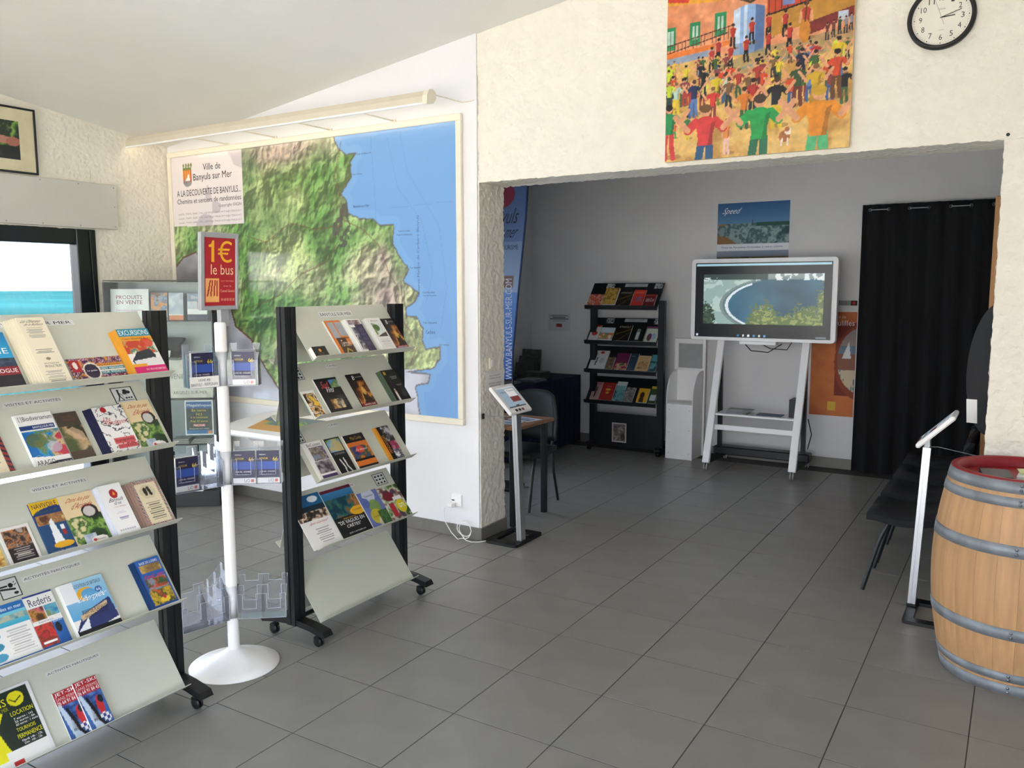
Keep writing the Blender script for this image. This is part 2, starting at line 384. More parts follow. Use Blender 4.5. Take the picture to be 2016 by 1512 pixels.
# map wall: smooth plaster to the left, rough stucco jamb, lintel and right pier
def wallpoly(mb, x0, x1, y0, y1, z0=0.0):
    vs = [(x0, y0, z0), (x1, y0, z0), (x1, y1, z0), (x0, y1, z0), (x0, y0, zc(x0, 2) + .04), (x1, y0, zc(x1, 2) + .04), (x1, y1, zc(x1, 2) + .04), (x0, y1, zc(x0, 2) + .04)]
    return mb.add(vs, [(3, 2, 1, 0), (4, 5, 6, 7), (0, 1, 5, 4), (1, 2, 6, 5), (2, 3, 7, 6), (3, 0, 4, 7)])
struct('wall_back', wallpoly(MB(), -3.95, -0.312, 1.978, 2.285), SMOOTH, None, 'smooth white plaster wall carrying the big framed map')
struct('wall_opening_jamb', stucco_box(MB(), -0.345, -0.304, 1.99, 2.29, 0.0, 2.41, 0.014, 0.007), STUC, None, 'rough stucco edge of the wide opening beside the map wall')
struct('wall_lintel', stucco_box(MB(), -0.312, 4.25, 1.99, 2.29, 2.41, 3.6, 0.017, 0.008, top), STUC, None, 'rough cream stucco wall above the wide opening')
struct('wall_opening_pier', stucco_box(MB(), 2.66, 4.25, 1.99, 2.29, 0.0, 2.41, 0.016, 0.008), STUC, None, 'rough cream stucco wall right of the wide opening')
# window wall (left), opening y -2.0..1.33, z .08..2.19
wl = MB(); tl = lambda x, y: zc(XL, y) + 0.03
stucco_box(wl, -3.78, XL, 1.28, 1.99, 0.0, 2.9, 0.02, 0.007, tl)
stucco_box(wl, -3.78, XL, -1.2, 1.28, 2.184, 2.9, 0.02, 0.007, tl)
stucco_box(wl, -3.78, XL, -4.75, -1.2, 0.0, 2.9, 0.06, 0.004, tl)
wl.box(-3.78, XL, -1.2, 1.28, 0, 0.08)
struct('wall_left', wl, STUC, None, 'rough cream stucco wall around the sea window')
wr = MB()
def rw(y0, y1, z0, z1=None):
    t0, t1 = (z1, z1) if z1 else (zc(4.25, y0) + .04, zc(4.25, y1) + .04)
    wr.add([(4.25, y0, z0), (4.4, y0, z0), (4.4, y1, z0), (4.25, y1, z0), (4.25, y0, t0), (4.4, y0, t0), (4.4, y1, t1), (4.25, y1, t1)], [(3, 2, 1, 0), (4, 5, 6, 7), (0, 1, 5, 4), (1, 2, 6, 5), (2, 3, 7, 6), (3, 0, 4, 7)])
rw(-4.75, -3.85, 0); rw(-1.95, 2.29, 0); rw(-3.85, -1.95, 2.45); rw(-3.85, -1.95, 0, .15)
struct('wall_right', wr, SMOOTH)
wf = MB(); wf.box(-3.78, -3.15, -4.75, -4.6, 0, 5); wf.box(3.75, 4.4, -4.75, -4.6, 0, 5); wf.box(-3.15, 3.75, -4.75, -4.6, 2.8, 5)
for x in (-0.9, 1.45): wf.box(x - .05, x + .05, -4.72, -4.63, 0, 2.8)
struct('wall_front', wf, SMOOTH)
# ceiling slab, one sloping plane
def slab(x0, x1, y0, y1, t):
    c = [(x0, y0), (x1, y0), (x1, y1), (x0, y1)]
    return MB().add([(x, y, zc(x, y)) for x, y in c] + [(x, y, zc(x, y) + t) for x, y in c], [(3, 2, 1, 0), (4, 5, 6, 7), (0, 1, 5, 4), (1, 2, 6, 5), (2, 3, 7, 6), (3, 0, 4, 7)])
struct('ceiling', slab(-3.95, 4.4, -4.8, 1.995, 0.25), CEIL, None, 'pale smooth sloping ceiling')
# rear room shell
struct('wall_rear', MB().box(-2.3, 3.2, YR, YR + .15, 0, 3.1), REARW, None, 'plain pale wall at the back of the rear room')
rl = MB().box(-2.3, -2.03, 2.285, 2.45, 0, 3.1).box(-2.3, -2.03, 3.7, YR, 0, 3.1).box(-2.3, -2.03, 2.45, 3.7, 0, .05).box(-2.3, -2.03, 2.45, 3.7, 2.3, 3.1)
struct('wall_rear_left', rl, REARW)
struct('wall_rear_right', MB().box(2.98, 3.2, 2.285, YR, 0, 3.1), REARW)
struct('ceiling_rear', MB().box(-2.3, 3.2, 2.285, YR + .15, 3.0, 3.2), CEIL)
# plinths
pl = MB().box(-3.48, -0.298, 1.966, 1.979, 0, 0.085, b=.002)
struct('baseboard_back', pl, PLINTH, None, 'grey tile plinth under the map wall')
struct('baseboard_jamb', MB().box(-0.306, -0.288, 1.966, 2.3, 0, 0.085, b=.002), PLINTH, None, 'grey tile plinth round the edge of the opening')
struct('baseboard_rear', MB().box(-2.03, 1.5, YR - .013, YR, 0, 0.1, b=.002), PLINTH, None, 'grey tile plinth along the rear wall')
struct('baseboard_rear_left', MB().box(-2.03, -2.017, 3.7, YR, 0, 0.1), PLINTH)
struct('baseboard_pier', MB().box(2.65, 4.25, 1.972, 1.985, 0, 0.085), PLINTH)
struct('baseboard_left', MB().box(-3.475, -3.46, 1.28, 1.97, 0, 0.085), PLINTH)
# sea window
w1 = thing('window_1', 'tall dark framed window looking out to the sea', None); w1['kind'] = 'structure'; del w1['label']; w1['label'] = 'dark framed window looking out to the turquoise sea'
X0, X1 = -3.58, -3.495
MB().box(X0, XL + .012, 1.127, 1.285, 0.08, 2.184, b=.006).build('window_frame', DARKFR, w1)
MB().box(X0, X1 + .02, -1.2, 1.128, 2.066, 2.184, b=.006).build('window_frame', DARKFR, w1)
MB().box(X0, X1, -1.2, 1.128, 0.08, 0.2, b=.006).build('window_frame', DARKFR, w1)
MB().box(X0, X1, -0.25, -0.13, 0.2, 2.07, b=.006).build('window_frame', DARKFR, w1)
MB().box(X0, X1, -1.2, -1.1, 0.2, 2.07, b=.006).build('window_frame', DARKFR, w1)
MB().tube([(XL + .02, 1.262, .1), (XL + .02, 1.262, 1.2), (XL + .02, 1.237, 1.9), (XL + .02, 1.232, 2.17)], .006, 6).build('window_strap', BLACKP, w1)
MB().box(-3.545, -3.539, -0.13, 1.128, 0.2, 2.07).build('pane', GLASS, w1)
MB().box(-3.545, -3.539, -1.1, -0.25, 0.2, 2.07).build('pane', GLASS, w1)
# glazing of the front and rear-room side window
w2 = MB(); w2.box(-3.15, 3.75, -4.69, -4.684, 0, 2.8); tag(w2.build('window_2', GLASS), None, None, None, 'structure')
w4 = MB(); w4.box(4.32, 4.326, -3.85, -1.95, .15, 2.45); tag(w4.build('added_side_window', GLASS), None, None, None, 'structure')  # pane of the unseen window added for light from the right
w3 = MB(); w3.box(-2.2, -2.194, 2.45, 3.7, .05, 2.3); tag(w3.build('window_3', GLASS), None, None, None, 'structure')
# roller shutter box above the window
sb = thing('shutter_box', 'flat white roller shutter box above the sea window', 'shutter box', (-3.44, 0.2, 2.2))
MB().box(-3.471, -3.441, -1.3, 1.463, 2.194, 2.543, b=.003).build('cover_panel', mat('shutter_panel', '#cfcdc8', .55, 0, .02, 3), sb, (-3.44, .2, 2.2))
for k, (y, z) in enumerate([(1.44, 2.52), (1.44, 2.215), (1.15, 2.525), (.86, 2.525), (1.15, 2.21), (.86, 2.21), (.6, 2.21), (1.44, 2.37)]):
    MB().box(-3.4415, -3.439, y - .004, y + .004, z - .004, z + .004).build('nail', STEEL, sb, (-3.44, .2, 2.2))
# outdoors: terrace, sea
SEA = mat('turquoise_sea', '#1b3b3d', 1.0, 0, 0.35, 0.02, spec=0.0, stretch=(.25, 1, 1))
sea = MB().add([(-1500, -1500, -3.0), (-9, -1500, -3.0), (-9, 1500, -3.0), (-1500, 1500, -3.0)], [(0, 1, 2, 3)]).build('sea', SEA)
tag(sea, 'turquoise sea seen through the dark framed window', 'sea', None, 'stuff')
tr = MB().box(-9, -3.78, -12, 9, -.3, -.05); struct('ground_terrace', tr, mat('pale_terrace', '#b9c3cc', .8))
struct('ground_side', MB().box(4.4, 14, -4.75, 8, -.3, -.05), mat('pale_paving', '#c9bea8', .85))
struct('ground_front', MB().box(-9, 14, -16, -4.75, -.3, -.05), mat('pale_paving', '#c9bea8', .85))
# ================================================================ BROCHURE STANDS
ZF = [1.385, 1.105, 0.795, 0.465, 0.100]
UU = Vector((-0.605, 0, 0.796)).normalized(); NN = Vector((UU.z, 0, -UU.x))
def display_stand(Y0, label):
    Y1 = Y0 + 0.87; c = (-0.178, (Y0 + Y1) / 2, 0); r = thing('brochure_stand', label, 'display stand', c)
    for ya in (Y0, Y1 - 0.07):
        yb = ya + 0.07; g = 0.004; x0, x1 = -0.207, -0.150; ym = (ya + yb) / 2; xm = (x0 + x1) / 2
        prof = [(x0, ya), (xm - g, ya), (xm - g, ya + g), (xm + g, ya + g), (xm + g, ya), (x1, ya), (x1, ym - g), (x1 - g, ym - g), (x1 - g, ym + g), (x1, ym + g), (x1, yb), (x0, yb)]
        MB().prism(prof, 0.085, 1.64, 'z').build('post', BLACKM, r, c)
        ft = [(-.40, .068), (-.392, .092), (-.30, .108), (-.178, .118), (-.07, .108), (.025, .090), (.040, .066), (.03, .060), (-.06, .078), (-.178, .088), (-.30, .078), (-.39, .060)]
        f = MB().prism(ft, ya + .006, yb - .006, 'y').build('foot', BLACKP, r, c)
        for xc in (-.335, -.030):
            w = MB(); 
            for dy in (-.014, .004):
                w.lathe([(0.001, 0), (.020, 0), (.0255, .003), (.0255, .007), (.020, .010), (.001, .010)], n=20, M=Matrix.Translation((xc, ym + dy, .0265)) @ Matrix.Rotation(-H, 4, 'X'))
            w.tube([(xc, ym, .026), (xc, ym, .075)], .007, 8)
            w.prism([(xc - .02, .045), (xc - .012, .054), (xc + .012, .054), (xc + .02, .045), (xc + .016, .04), (xc - .016, .04)], ym - .015, ym + .015, 'y')
            w.build('caster', BLACKP, r, c)
    for z in ZF:
        z0 = z + 0.25; t = 0.003
        pr_ = [(-.240, z0), (-.050, z), (-.012, z + .026), (-.0145, z + .0275), (-.0495, z + .0038), (-.2375, z0 + .002)]
        MB().prism(pr_, Y0 + .071, Y1 - .071, 'y').build('shelf', SHELFM, r, c)
        pb = [(-.246, z + .2), (-.315, z - .03), (-.348, z - .005), (-.346, z - .0025), (-.3155, z - .026), (-.2485, z + .2015)]
        MB().prism(pb, Y0 + .071, Y1 - .071, 'y').build('rear_shelf', SHELFM, r, c)
    MB().tube([(-.178, Y0 + .07, .11), (-.178, Y1 - .07, .11)], .012, 8).build('stretcher', BLACKM, r, c)
    return r
standA = display_stand(-1.365, 'sage green five-tier brochure stand nearest the left edge, cut by the frame')
standB = display_stand(0.13, 'sage green five-tier brochure stand in front of the wall map')
def sfr(k, y, s=0.004, lift=0.0042): return frame(Vector((-0.05, y, ZF[k])) + UU * s + NN * lift, (0, 1, 0), UU)
def strip(st, k, y0, y1, s0, s1, txt, wh='#d9d9d6', u0=.03, u1=.97):
    w, h = y1 - y0, s1 - s0; M = sfr(k, y0, s0, .0032)
    o = MB().box(0, w, 0, h, 0, .0008).build('shelf_label', mat('label_' + wh, wh, .5, 0, .01)); o.parent = st
    o.matrix_parent_inverse = Matrix.Identity(4); o.matrix_local = Matrix.Translation(-Vector(st.location)) @ M
    if txt: text_obj('lettering', [(txt, u0, .2, u1, .8, '#22242a')], o, w, h, .0012)
    return o
def picto(st, k, y0, y1, s0, s1, kind):
    o = strip(st, k, y0, y1, s0, s1, None, '#cfd2d0'); o.name = 'pictogram'; w, h = y1 - y0, s1 - s0
    cv = Cv(w, h, .0013, '#d3d6d4'); cv.rect(0, 0, 1, .05, '#222'); cv.rect(0, .95, 1, 1, '#222'); cv.rect(0, 0, .05, 1, '#222'); cv.rect(.95, 0, 1, 1, '#222')
    if kind == 'walk':
        cv.ell(.3, .8, .06, .07, '#222'); cv.line([(.3, .7), (.3, .45)], .05, '#222'); cv.line([(.3, .45), (.2, .2)], .03, '#222'); cv.line([(.3, .45), (.42, .2)], .03, '#222'); cv.line([(.3, .65), (.45, .5)], .02, '#222'); cv.line([(.45, .5), (.45, .2)], .01, '#222')
        for x, y in ((.62, .75), (.75, .65), (.58, .62)): cv.ell(x, y, .1, .1, '#222')
        cv.line([(.65, .6), (.65, .4)], .015, '#222')
        for x in (.58, .7, .82): cv.ell(x, .3, .05, .06, '#222')
        cv.rect(.1, .14, .9, .17, '#222')
    elif kind == 'dive':
        cv.line([(.1, .5), (.75, .4)], .05, '#222'); cv.ell(.6, .62, .12, .12, '#222'); cv.line([(.05, .62), (.4, .62)], .05, '#222'); cv.ell(.75, .2, .12, .07, '#222')
        for x, y in ((.72, .62), (.8, .6), (.86, .64), (.8, .75)): cv.ell(x, y, .03, .03, '#222')
    else:
        for i in range(3):
            for j in range(3): cv.ell(.22 + .28 * i, .2 + .28 * j, .09, .08, '#222'); cv.rect(.14 + .28 * i, .12 + .28 * j, .30 + .28 * i, .16 + .28 * j, '#222')
    cv_obj('symbol', cv, o, .0012)
VA = 'VISITES ET ACTIVITÉS'; AN = 'ACTIVITÉS NAUTIQUES'; BM = 'BANYULS SUR MER'
strip(standA, 0, -1.16, -.845, .262, .284, BM, '#e4e4e2')
strip(standA, 1, -1.115, -.905, .263, .284, VA); picto(standA, 1, -.712, -.622, .222, .294, 'walk')
strip(standA, 2, -1.045, -.833, .255, .275, VA)
strip(standA, 3, -1.092, -.872, .268, .290, AN); picto(standA, 3, -1.175, -1.107, .226, .302, 'dive')
strip(standA, 4, -1.039, -.828, .252, .272, AN)
strip(standB, 0, .408, .645, .245, .277, BM, '#e4e4e2')
strip(standB, 1, .461, .534, .272, .292, 'CAVES', '#e4e4e2'); strip(standB, 2, .464, .534, .276, .296, 'CAVES', '#e4e4e2')
strip(standB, 3, .40, .635, .262, .282, 'DOMAINES ET CAMPAGNE', '#e4e4e2')
picto(standB, 3, .787, .880, .222, .294, 'grid'); picto(standB, 1, .205, .279, .222, .292, 'grid'); picto(standB, 2, .205, .27, .222, .292, 'grid')
def bro(k, y0, y1, s1, t, label, draw, texts=(), fan=(0, 0), page=None, s0=.004, bg='#f2f0ec', name='brochure', lift=.0042, cat='brochure', grp=None):
    w, h = y1 - y0, s1 - s0; cv = Cv(w, h, .0026, bg)
    if draw: draw(cv)
    g = grp or ('brochures on the left stand' if y0 < -.3 else 'brochures on the stand before the map')
    o = sheet(name, label, cat, sfr(k, y0, s0, lift), w, h, t, cv, texts, g, page, fan)
    return o
K = '#15161a'
# ---- left stand
bro(0, -1.33, -1.113, .235, .010, 'blue topped booklet at the left frame edge of the top shelf', lambda c: c.grad(.55, 1, '#2aa7d8', '#0f7fb8').photo(0, .3, 1, .55, ['#1b2b3a', '#44576a', '#20384c'], 2).rect(0, 0, 1, .3, '#23222a').rect(.35, .25, 1, .4, '#8c1f2c'),
    [('DOMAINE', .05, .62, .95, .72, '#fff'), ('CATALOGUE', .4, .29, .97, .36, '#fff')])
bro(0, -1.058, -.962, .284, .022, 'tall cream leaflet headed Les Oliveraies in a thick pile', lambda c: c.lines(.15, .68, .85, .83, 7).lines(.15, .45, .85, .52, 3, K).lines(.12, .03, .88, .2, 7).ell(.5, .37, .09, .02, '#8a8266'),
    [('Les Oliveraies', .15, .92, .85, .965, '#46443a', .2), ('de la Baillaury', .2, .865, .88, .91, '#46443a', .2), ('Vente directe à la ferme', .25, .835, .8, .852, '#666'), ('BOUTIQUE DES', .28, .285, .8, .31, K), ('PRODUCTEURS', .26, .24, .86, .275, K)],
    (6, .0065), CREAMP, bg='#efe6cd')
bro(0, -.945, -.738, .108, .006, 'landscape purple retro patterned leaflet with a round dark badge', lambda c: c.photo(0, 0, 1, 1, ['#3b1d4a', '#b3283c', '#e8e0d0', '#6a3a82', '#1e1724', '#d98a2a'], 4, 7, 4).rect(.42, .3, 1, .72, '#efe9d8').rect(.42, .62, 1, .74, '#d9902c').rect(.5, .46, 1, .6, '#2f7f86').rect(.5, .3, 1, .42, '#2f7f86').ell(.38, .45, .155, .36, '#e9e2d2').ell(.38, .45, .13, .3, '#2d2138').rect(.04, .45, .2, .95, '#b01f2e').ell(.12, .72, .04, .15, '#f5e9e0'),
    [('NOS MARCHÉS', .47, .64, .95, .71, K), ('CÉRET  PERPIGNAN', .54, .48, .97, .57, '#fff'), ('THUIR  RIVESALTES', .54, .32, .97, .40, '#fff'), ('Le guide', .29, .42, .47, .5, '#fff')])
bro(0, -.715, -.582, .214, .024, 'thick colourful EXCURSIONS catalogue with a white coach on the cover', lambda c: c.rect(0, .82, 1, 1, '#1f8fa8').rect(0, .74, 1, .83, '#e7a127').photo(0, .45, 1, .74, ['#c8452e', '#e9b23a', '#3f6ea8', '#7e9a52', '#e4dfd6'], 5, 6, 4).poly([(.05, .3), (.3, .48), (.75, .55), (.85, .4), (.8, .22), (.1, .2)], '#30343a').poly([(.1, .3), (.75, .35), (.97, .32), (.95, .2), (.1, .17)], '#e6e6e4').ell(.75, .68, .2, .1, '#d3341f', .8).rect(0, 0, 1, .18, '#d4196e').rect(0, .17, .45, .23, '#eaa224'),
    [('EXCURSIONS', .04, .86, .96, .97, '#fff'), ('Culture  Découverte  Évasion', .06, .76, .95, .81, '#7a1d14'), ('DU 1 AU 31 OCTOBRE 2018', .35, .08, .95, .12, '#fff')], (5, .004), mat('orange_paper', '#e0a23a', .5))
bro(1, -1.33, -1.167, .19, .004, 'striped airmail border leaflet at the left frame edge', lambda c: (c.m(((c.X * 5 + c.Y * 9) % 1 > .5), '#a33b34'), c.rect(.1, .08, .9, .92, '#e9dcbc'), c.lines(.2, .15, .8, .8, 12)), bg='#2c3142', cat='leaflet', name='leaflet')
bro(1, -1.1, -.973, .224, .008, 'Biodiversarium brochure with a reef photograph on the cover', lambda c: c.photo(0, .18, 1, .68, ['#1c6fb8', '#3aa0d8', '#6a7f3a', '#8f9aa8', '#d8c58a', '#c23a4a'], 6, 4, 3.5).ell(.3, .5, .28, .13, '#6b6a2c', .7).ell(.7, .35, .2, .1, '#b9c4d6', .7).rect(0, .7, .95, .78, '#1c3c78').rect(0, 0, 1, .1, '#1b2742').poly([(0, .02), (.6, .1), (.75, .17), (0, .22)], '#f2f2ee'),
    [('[ ]', .06, .86, .15, .95, K), ('Biodiversarium', .18, .87, .97, .95, K), ('BANYULS-SUR-MER', .35, .72, .92, .76, '#fff'), ('ARAGO', .05, .05, .55, .14, K), ('04 68 88 73 39', .6, .03, .98, .07, '#fff')], (1, .004))
bro(1, -.968, -.883, .212, .006, 'brown leaflet with a reclining bronze sculpture on the cover', lambda c: c.grad(0, .22, '#4a3a30', '#55453a').photo(0, .22, 1, .72, ['#4d5a34', '#8d7a55', '#c8ab84', '#3c3b28'], 8, 3, 3).poly([(.15, .62), (.55, .7), (.9, .58), (.95, .4), (.5, .45)], '#d3b192', .7).rect(0, .72, 1, 1, '#4b4138'), [('MUSÉE', .3, .89, .75, .93, '#7a4a3a'), ('MAILLOL', .3, .82, .85, .87, '#7a4a3a')], bg='#4b4138')
bro(1, -.828, -.708, .210, .014, 'Les Vendanges programme with a red and black doodle cover, fanned pile', lambda c: (c.m(np.abs(fbm(c.X * c.asp, c.Y, 9, 31, 3) - .5) < .035, '#3a3a46'), c.ell(.35, .93, .1, .06, '#b5202c'), c.ell(.8, .2, .08, .05, '#b5202c'), c.rect(.25, .2, .95, .32, '#d2585c'), c.rect(.3, .1, .95, .18, '#d2585c'), c.ell(.4, .4, .2, .07, '#f4f2ee')),
    [('Les', .22, .68, .45, .78, '#c22a34', .3), ('Vendanges', .2, .58, .92, .70, '#c22a34', .25), ('le programme', .3, .22, .9, .3, K), ('12 - 14 OCT', .35, .115, .9, .17, K)], (4, .007), mat('navy_paper', '#232349', .5))
ARI = lambda c: (c.photo(0, 0, 1, .58, ['#1e3a1e', '#4f7a34', '#8fae52', '#2c5528', '#d8cf9a'], 9, 5, 3.5), c.rect(0, .56, 1, 1, '#e9d2a6'), c.ell(.72, .62, .24, .14, '#2a2a2c'), c.ell(.7, .62, .17, .1, '#c9c6c0'), c.photo(.25, .0, .6, .2, ['#8fa0b8', '#c8cfdc', '#5c6a4a'], 3, 4), c.ell(.66, .06, .24, .075, '#f4efe8'), c.ell(.52, .07, .05, .03, '#c22a2a'))
ARIT = [('Dans les pas', .2, .83, .88, .93, '#b8382c', .25), ("d'Aristide", .3, .71, .88, .82, '#b8382c', .25), ('Banyuls', .58, .05, .82, .08, '#555')]
bro(1, -.703, -.583, .222, .006, "Dans les pas d'Aristide leaflet below the walker pictogram", ARI, ARIT)
bro(2, -1.33, -1.215, .14, .004, 'golden yellow leaflet at the left frame edge', lambda c: c.photo(0, 0, 1, 1, ['#caa14a', '#e6c77a', '#9c6a2a'], 12), cat='leaflet', name='leaflet')
bro(2, -1.205, -1.102, .146, .005, 'leaflet with an old bar photograph and white border', lambda c: c.photo(.1, .4, .92, .92, ['#3c2f2a', '#7c6a60', '#c9793a', '#1f1b1e', '#a99a92'], 14, 6, 3.5).rect(.1, .05, .92, .45, '#2a2428').lines(.2, .12, .85, .42, 6, '#d8d0c8', .8), bg='#e8e4de')
bro(2, -1.077, -.975, .213, .006, 'NAVIVOILE brochure with a white catamaran on dark blue', lambda c: c.rect(0, .55, 1, 1, '#e8b81e').ell(.75, .62, .9, .26, '#1e3a78').photo(.05, .52, 1, .74, ['#5f3a2a', '#b98a52', '#8a5a3a', '#d8b070'], 15, 6).rect(0, 0, 1, .56, '#1b4a78').poly([(.35, .2), (.42, .6), (.55, .66), (.68, .2)], '#eef0f2').ell(.62, .15, .35, .06, '#e8b020').rect(.72, .42, .85, .5, '#eee').rect(.72, .32, .85, .4, '#b0342c'),
    [('NAVIVOILE', .08, .88, .93, .97, '#1b2a55'), ('Promenades en Mer', .12, .78, .9, .84, '#4c6a3a', .2), ('COLLIOURE - BANYULS', .1, .03, .9, .06, '#c8d8f0')], page=mat('blue_paper', '#1b3f72', .4))
bro(2, -.974, -.843, .215, .006, "Dans les pas d'Aristide leaflet beside the catamaran brochure", ARI, ARIT)
bro(2, -.829, -.737, .215, .024, 'thick pile of white leaflets with a red Banyuls emblem', lambda c: c.ell(.55, .8, .17, .095, '#b02330').poly([(.5, .78), (.58, .86), (.62, .77)], '#f0a040').lines(.3, .4, .75, .46, 3, '#c8c0d0', .5).lines(.3, .27, .8, .33, 2, '#6a6a9a', .7),
    [('Banyuls', .25, .62, .85, .72, '#3a3036', .25), ('sur mer', .4, .575, .72, .62, '#3a3036'), ('CÔTE VERMEILLE', .35, .525, .85, .55, '#c0383c')] + [('o', .15 + .1 * i, .06, .22 + .1 * i, .095, '#22407c') for i in range(7)], (5, .0025), mat('lilac_paper', '#d5d6e2', .6), bg='#f6f5f4')
def ENV(c):
    c.m(((c.X * 3.3 + c.Y * 5.5) % .5 < .17), '#a33b34'); c.m((((c.X * 3.3 + c.Y * 5.5) + .25) % .5 < .17), '#23283a'); c.rect(.1, .06, .92, .93, '#e4d8b8'); c.ell(.5, .74, .3, .15, '#d6c9a6')
    c.ell(.42, .76, .08, .08, '#2a2620'); c.rect(.36, .66, .46, .74, '#2a2620'); c.line([(.55, .82), (.6, .68)], .03, '#2a2620'); c.ell(.56, .82, .04, .03, '#2a2620'); c.lines(.2, .12, .85, .52, 9, '#4a4234', .7)
bro(2, -.692, -.582, .206, .014, 'pile of striped airmail border leaflets with two dark figures', ENV, (), (4, .010), mat('stripe_paper', '#a98c80', .6), bg='#ece4d6')
bro(3, -1.29, -1.122, .21, .006, 'white and turquoise boat trips leaflet with round photo vignettes', lambda c: (c.rect(0, .86, 1, 1, '#2a6fb5'), c.grad(.62, .86, '#3aa8c8', '#7fd0e0'), c.photo(0, .7, 1, .8, ['#3a6a78', '#8ab0b0', '#c8c0a0'], 18, 6), [c.ell(.2, y, .16, .075, q) for y, q in ((.5, '#5aa8c0'), (.32, '#3f90b0'), (.14, '#4a9cc0'))], c.lines(.45, .12, .95, .56, 10, '#888', .5), c.rect(0, 0, 1, .05, '#2a6fb5')), [('Promenades en mer', .2, .89, .95, .95, '#fff')])
bro(3, -1.12, -1.018, .214, .006, 'Rederis diving brochure with red coral photographs', lambda c: (c.rect(0, .97, 1, 1, '#2b3f8a'), c.photo(.02, .52, .52, .76, ['#5a3a22', '#b98a3a', '#d86a7a', '#3a2a1a'], 20, 7), c.photo(.55, .55, .98, .76, ['#2a7aa8', '#6ab0c8', '#8a8a4a'], 21, 7), c.rect(0, 0, 1, .45, '#1f5fa8'), c.photo(0, .05, .6, .45, ['#c22a2e', '#d8453c', '#7a3a2a', '#b92a34'], 22, 8, 3), c.ell(.75, .32, .1, .09, '#12202c'), c.rect(.1, .1, .55, .14, '#fff')),
    [('Rederis', .12, .79, .88, .93, '#2a2f4a'), ('Experience', .2, .465, .7, .51, '#9a6a7a'), ('Passion', .58, .42, .95, .49, '#bcd8f0')])
bro(3, -.993, -.827, .213, .010, 'large Libertyloc boat hire brochure with a blue and white boat', lambda c: (c.grad(.3, 1, '#5fa8d8', '#a8d4ec'), c.rect(0, .62, .3, 1, '#f2f4f6'), c.ell(.5, .72, .2, .13, '#eab02a'), c.ell(.56, .7, .17, .11, '#5fa8d8'), c.ell(.8, .74, .08, .06, '#2a6ab0'), c.poly([(0, .1), (.25, .38), (.95, .55), (1, .15), (.6, .08)], '#27346a'), c.poly([(0, .08), (.35, .3), (.3, .1)], '#eef2f6'), c.poly([(.2, .26), (.85, .42), (.87, .62 - .12), (.2, .36)], '#d6b890'), c.rect(0, 0, 1, .09, '#15161c')),
    [('LOCATION DE BATEAUX', .3, .86, .93, .93, '#35405c'), ('66', .755, .71, .85, .77, '#fff'), ('Libertyloc', .3, .56, .92, .7, '#fff', .3), ('PORT DE PLAISANCE', .26, .36, .84, .44, K, 0), ('66650 BANYULS-SUR-MER', .28, .3, .8, .335, K)], (1, .006))
bro(3, -.69, -.585, .214, .016, 'pile of blue kayak leaflets with red lettering at the shelf end', lambda c: c.grad(0, 1, '#1e4a9a', '#2a66b8').photo(.08, .72, .95, .88, ['#2a6ab0', '#8a6a3a', '#c8a860'], 25, 5).photo(.08, .35, .95, .6, ['#3a5a3a', '#c8502a', '#7a9ab0', '#5a4a2a'], 26, 6).photo(.05, .05, .95, .35, ['#8a7a2a', '#d8b02a', '#3a4a2a', '#c85a2a'], 27, 6).ell(.55, .13, .2, .05, '#e8c830').ell(.55, .18, .06, .04, '#c22a3a'),
    [('BASE DE LOISIRS', .15, .9, .9, .95, '#fff'), ('Kayak  mer', .1, .57, .92, .68, '#d8342c', .2), ('Aventure', .2, .4, .85, .48, '#d8342c', .2)], (3, .006), mat('blue_paper', '#1b3f72', .4))
def TEN(c):
    c.rect(.0, .0, .95, .97, '#152a22'); c.ell(.72, .83, .13, .1, '#e6df1a'); c.line([(.63, .84), (.7, .79), (.8, .84)], .008, '#152a22')
    c.poly([(.0, .05), (.2, .08), (.4, .02), (.42, .1), (.35, .3), (.3, .5), (.46, .7), (.4, .72), (.18, .5), (.0, .52)], '#e8e21c'); c.ell(.1, .58, .09, .06, '#e8e21c'); c.rect(0, 0, .95, .1, '#eeeee8'); c.rect(.3, .1, .95, .2, '#eeeee8'); c.rect(.35, .0, .5, .06, '#c22a2a')
bro(4, -1.315, -1.103, .270, .004, 'dark green tennis hire poster with a yellow player silhouette', TEN, [('TENNIS', .02, .78, .56, .88, '#e6df1a'), ('BANYULS SUR MER', .1, .71, .56, .76, '#aab020'), ('LOCATION', .56, .62, .92, .68, '#e6df1a'), ('7 euros : 1H', .58, .56, .88, .59, '#fff'), ('35 euros : 6h', .58, .52, .9, .55, '#fff'), ('60 euros : 1 mois', .58, .48, .93, .51, '#fff'), ('TOURNOIS', .56, .4, .86, .45, '#e6df1a'), ('PERMANENCE', .54, .31, .93, .37, '#e6df1a'), ('Mardi 14h - 17h', .58, .26, .9, .29, '#fff'), ('Dim : 10h - 12h', .6, .22, .88, .25, '#fff')], name='poster', cat='poster', bg='#e6e6e8')
def JET(c):
    c.photo(0, 0, 1, .72, ['#2a4f98', '#3f6fb4', '#1f3a7a', '#5a86c4'], 30, 4, 2); c.rect(0, .7, 1, 1, '#b01f2c'); c.poly([(.0, .72), (.14, .72), (.55, 0), (.2, 0)], '#c8d8ea'); c.ell(.72, .4, .14, .2, '#c8262e'); c.ell(.82, .52, .12, .08, '#16202c')
    c.m(((np.floor(c.X * 9) + np.floor(c.Y * 14)) % 2 > .5) & (((c.X - .72) / .25) ** 2 + ((c.Y - .13) / .11) ** 2 < 1), '#e8e8e8'); c.line([(.3, .6), (.42, .35), (.5, .12), (.62, .03)], .03, '#16161c')
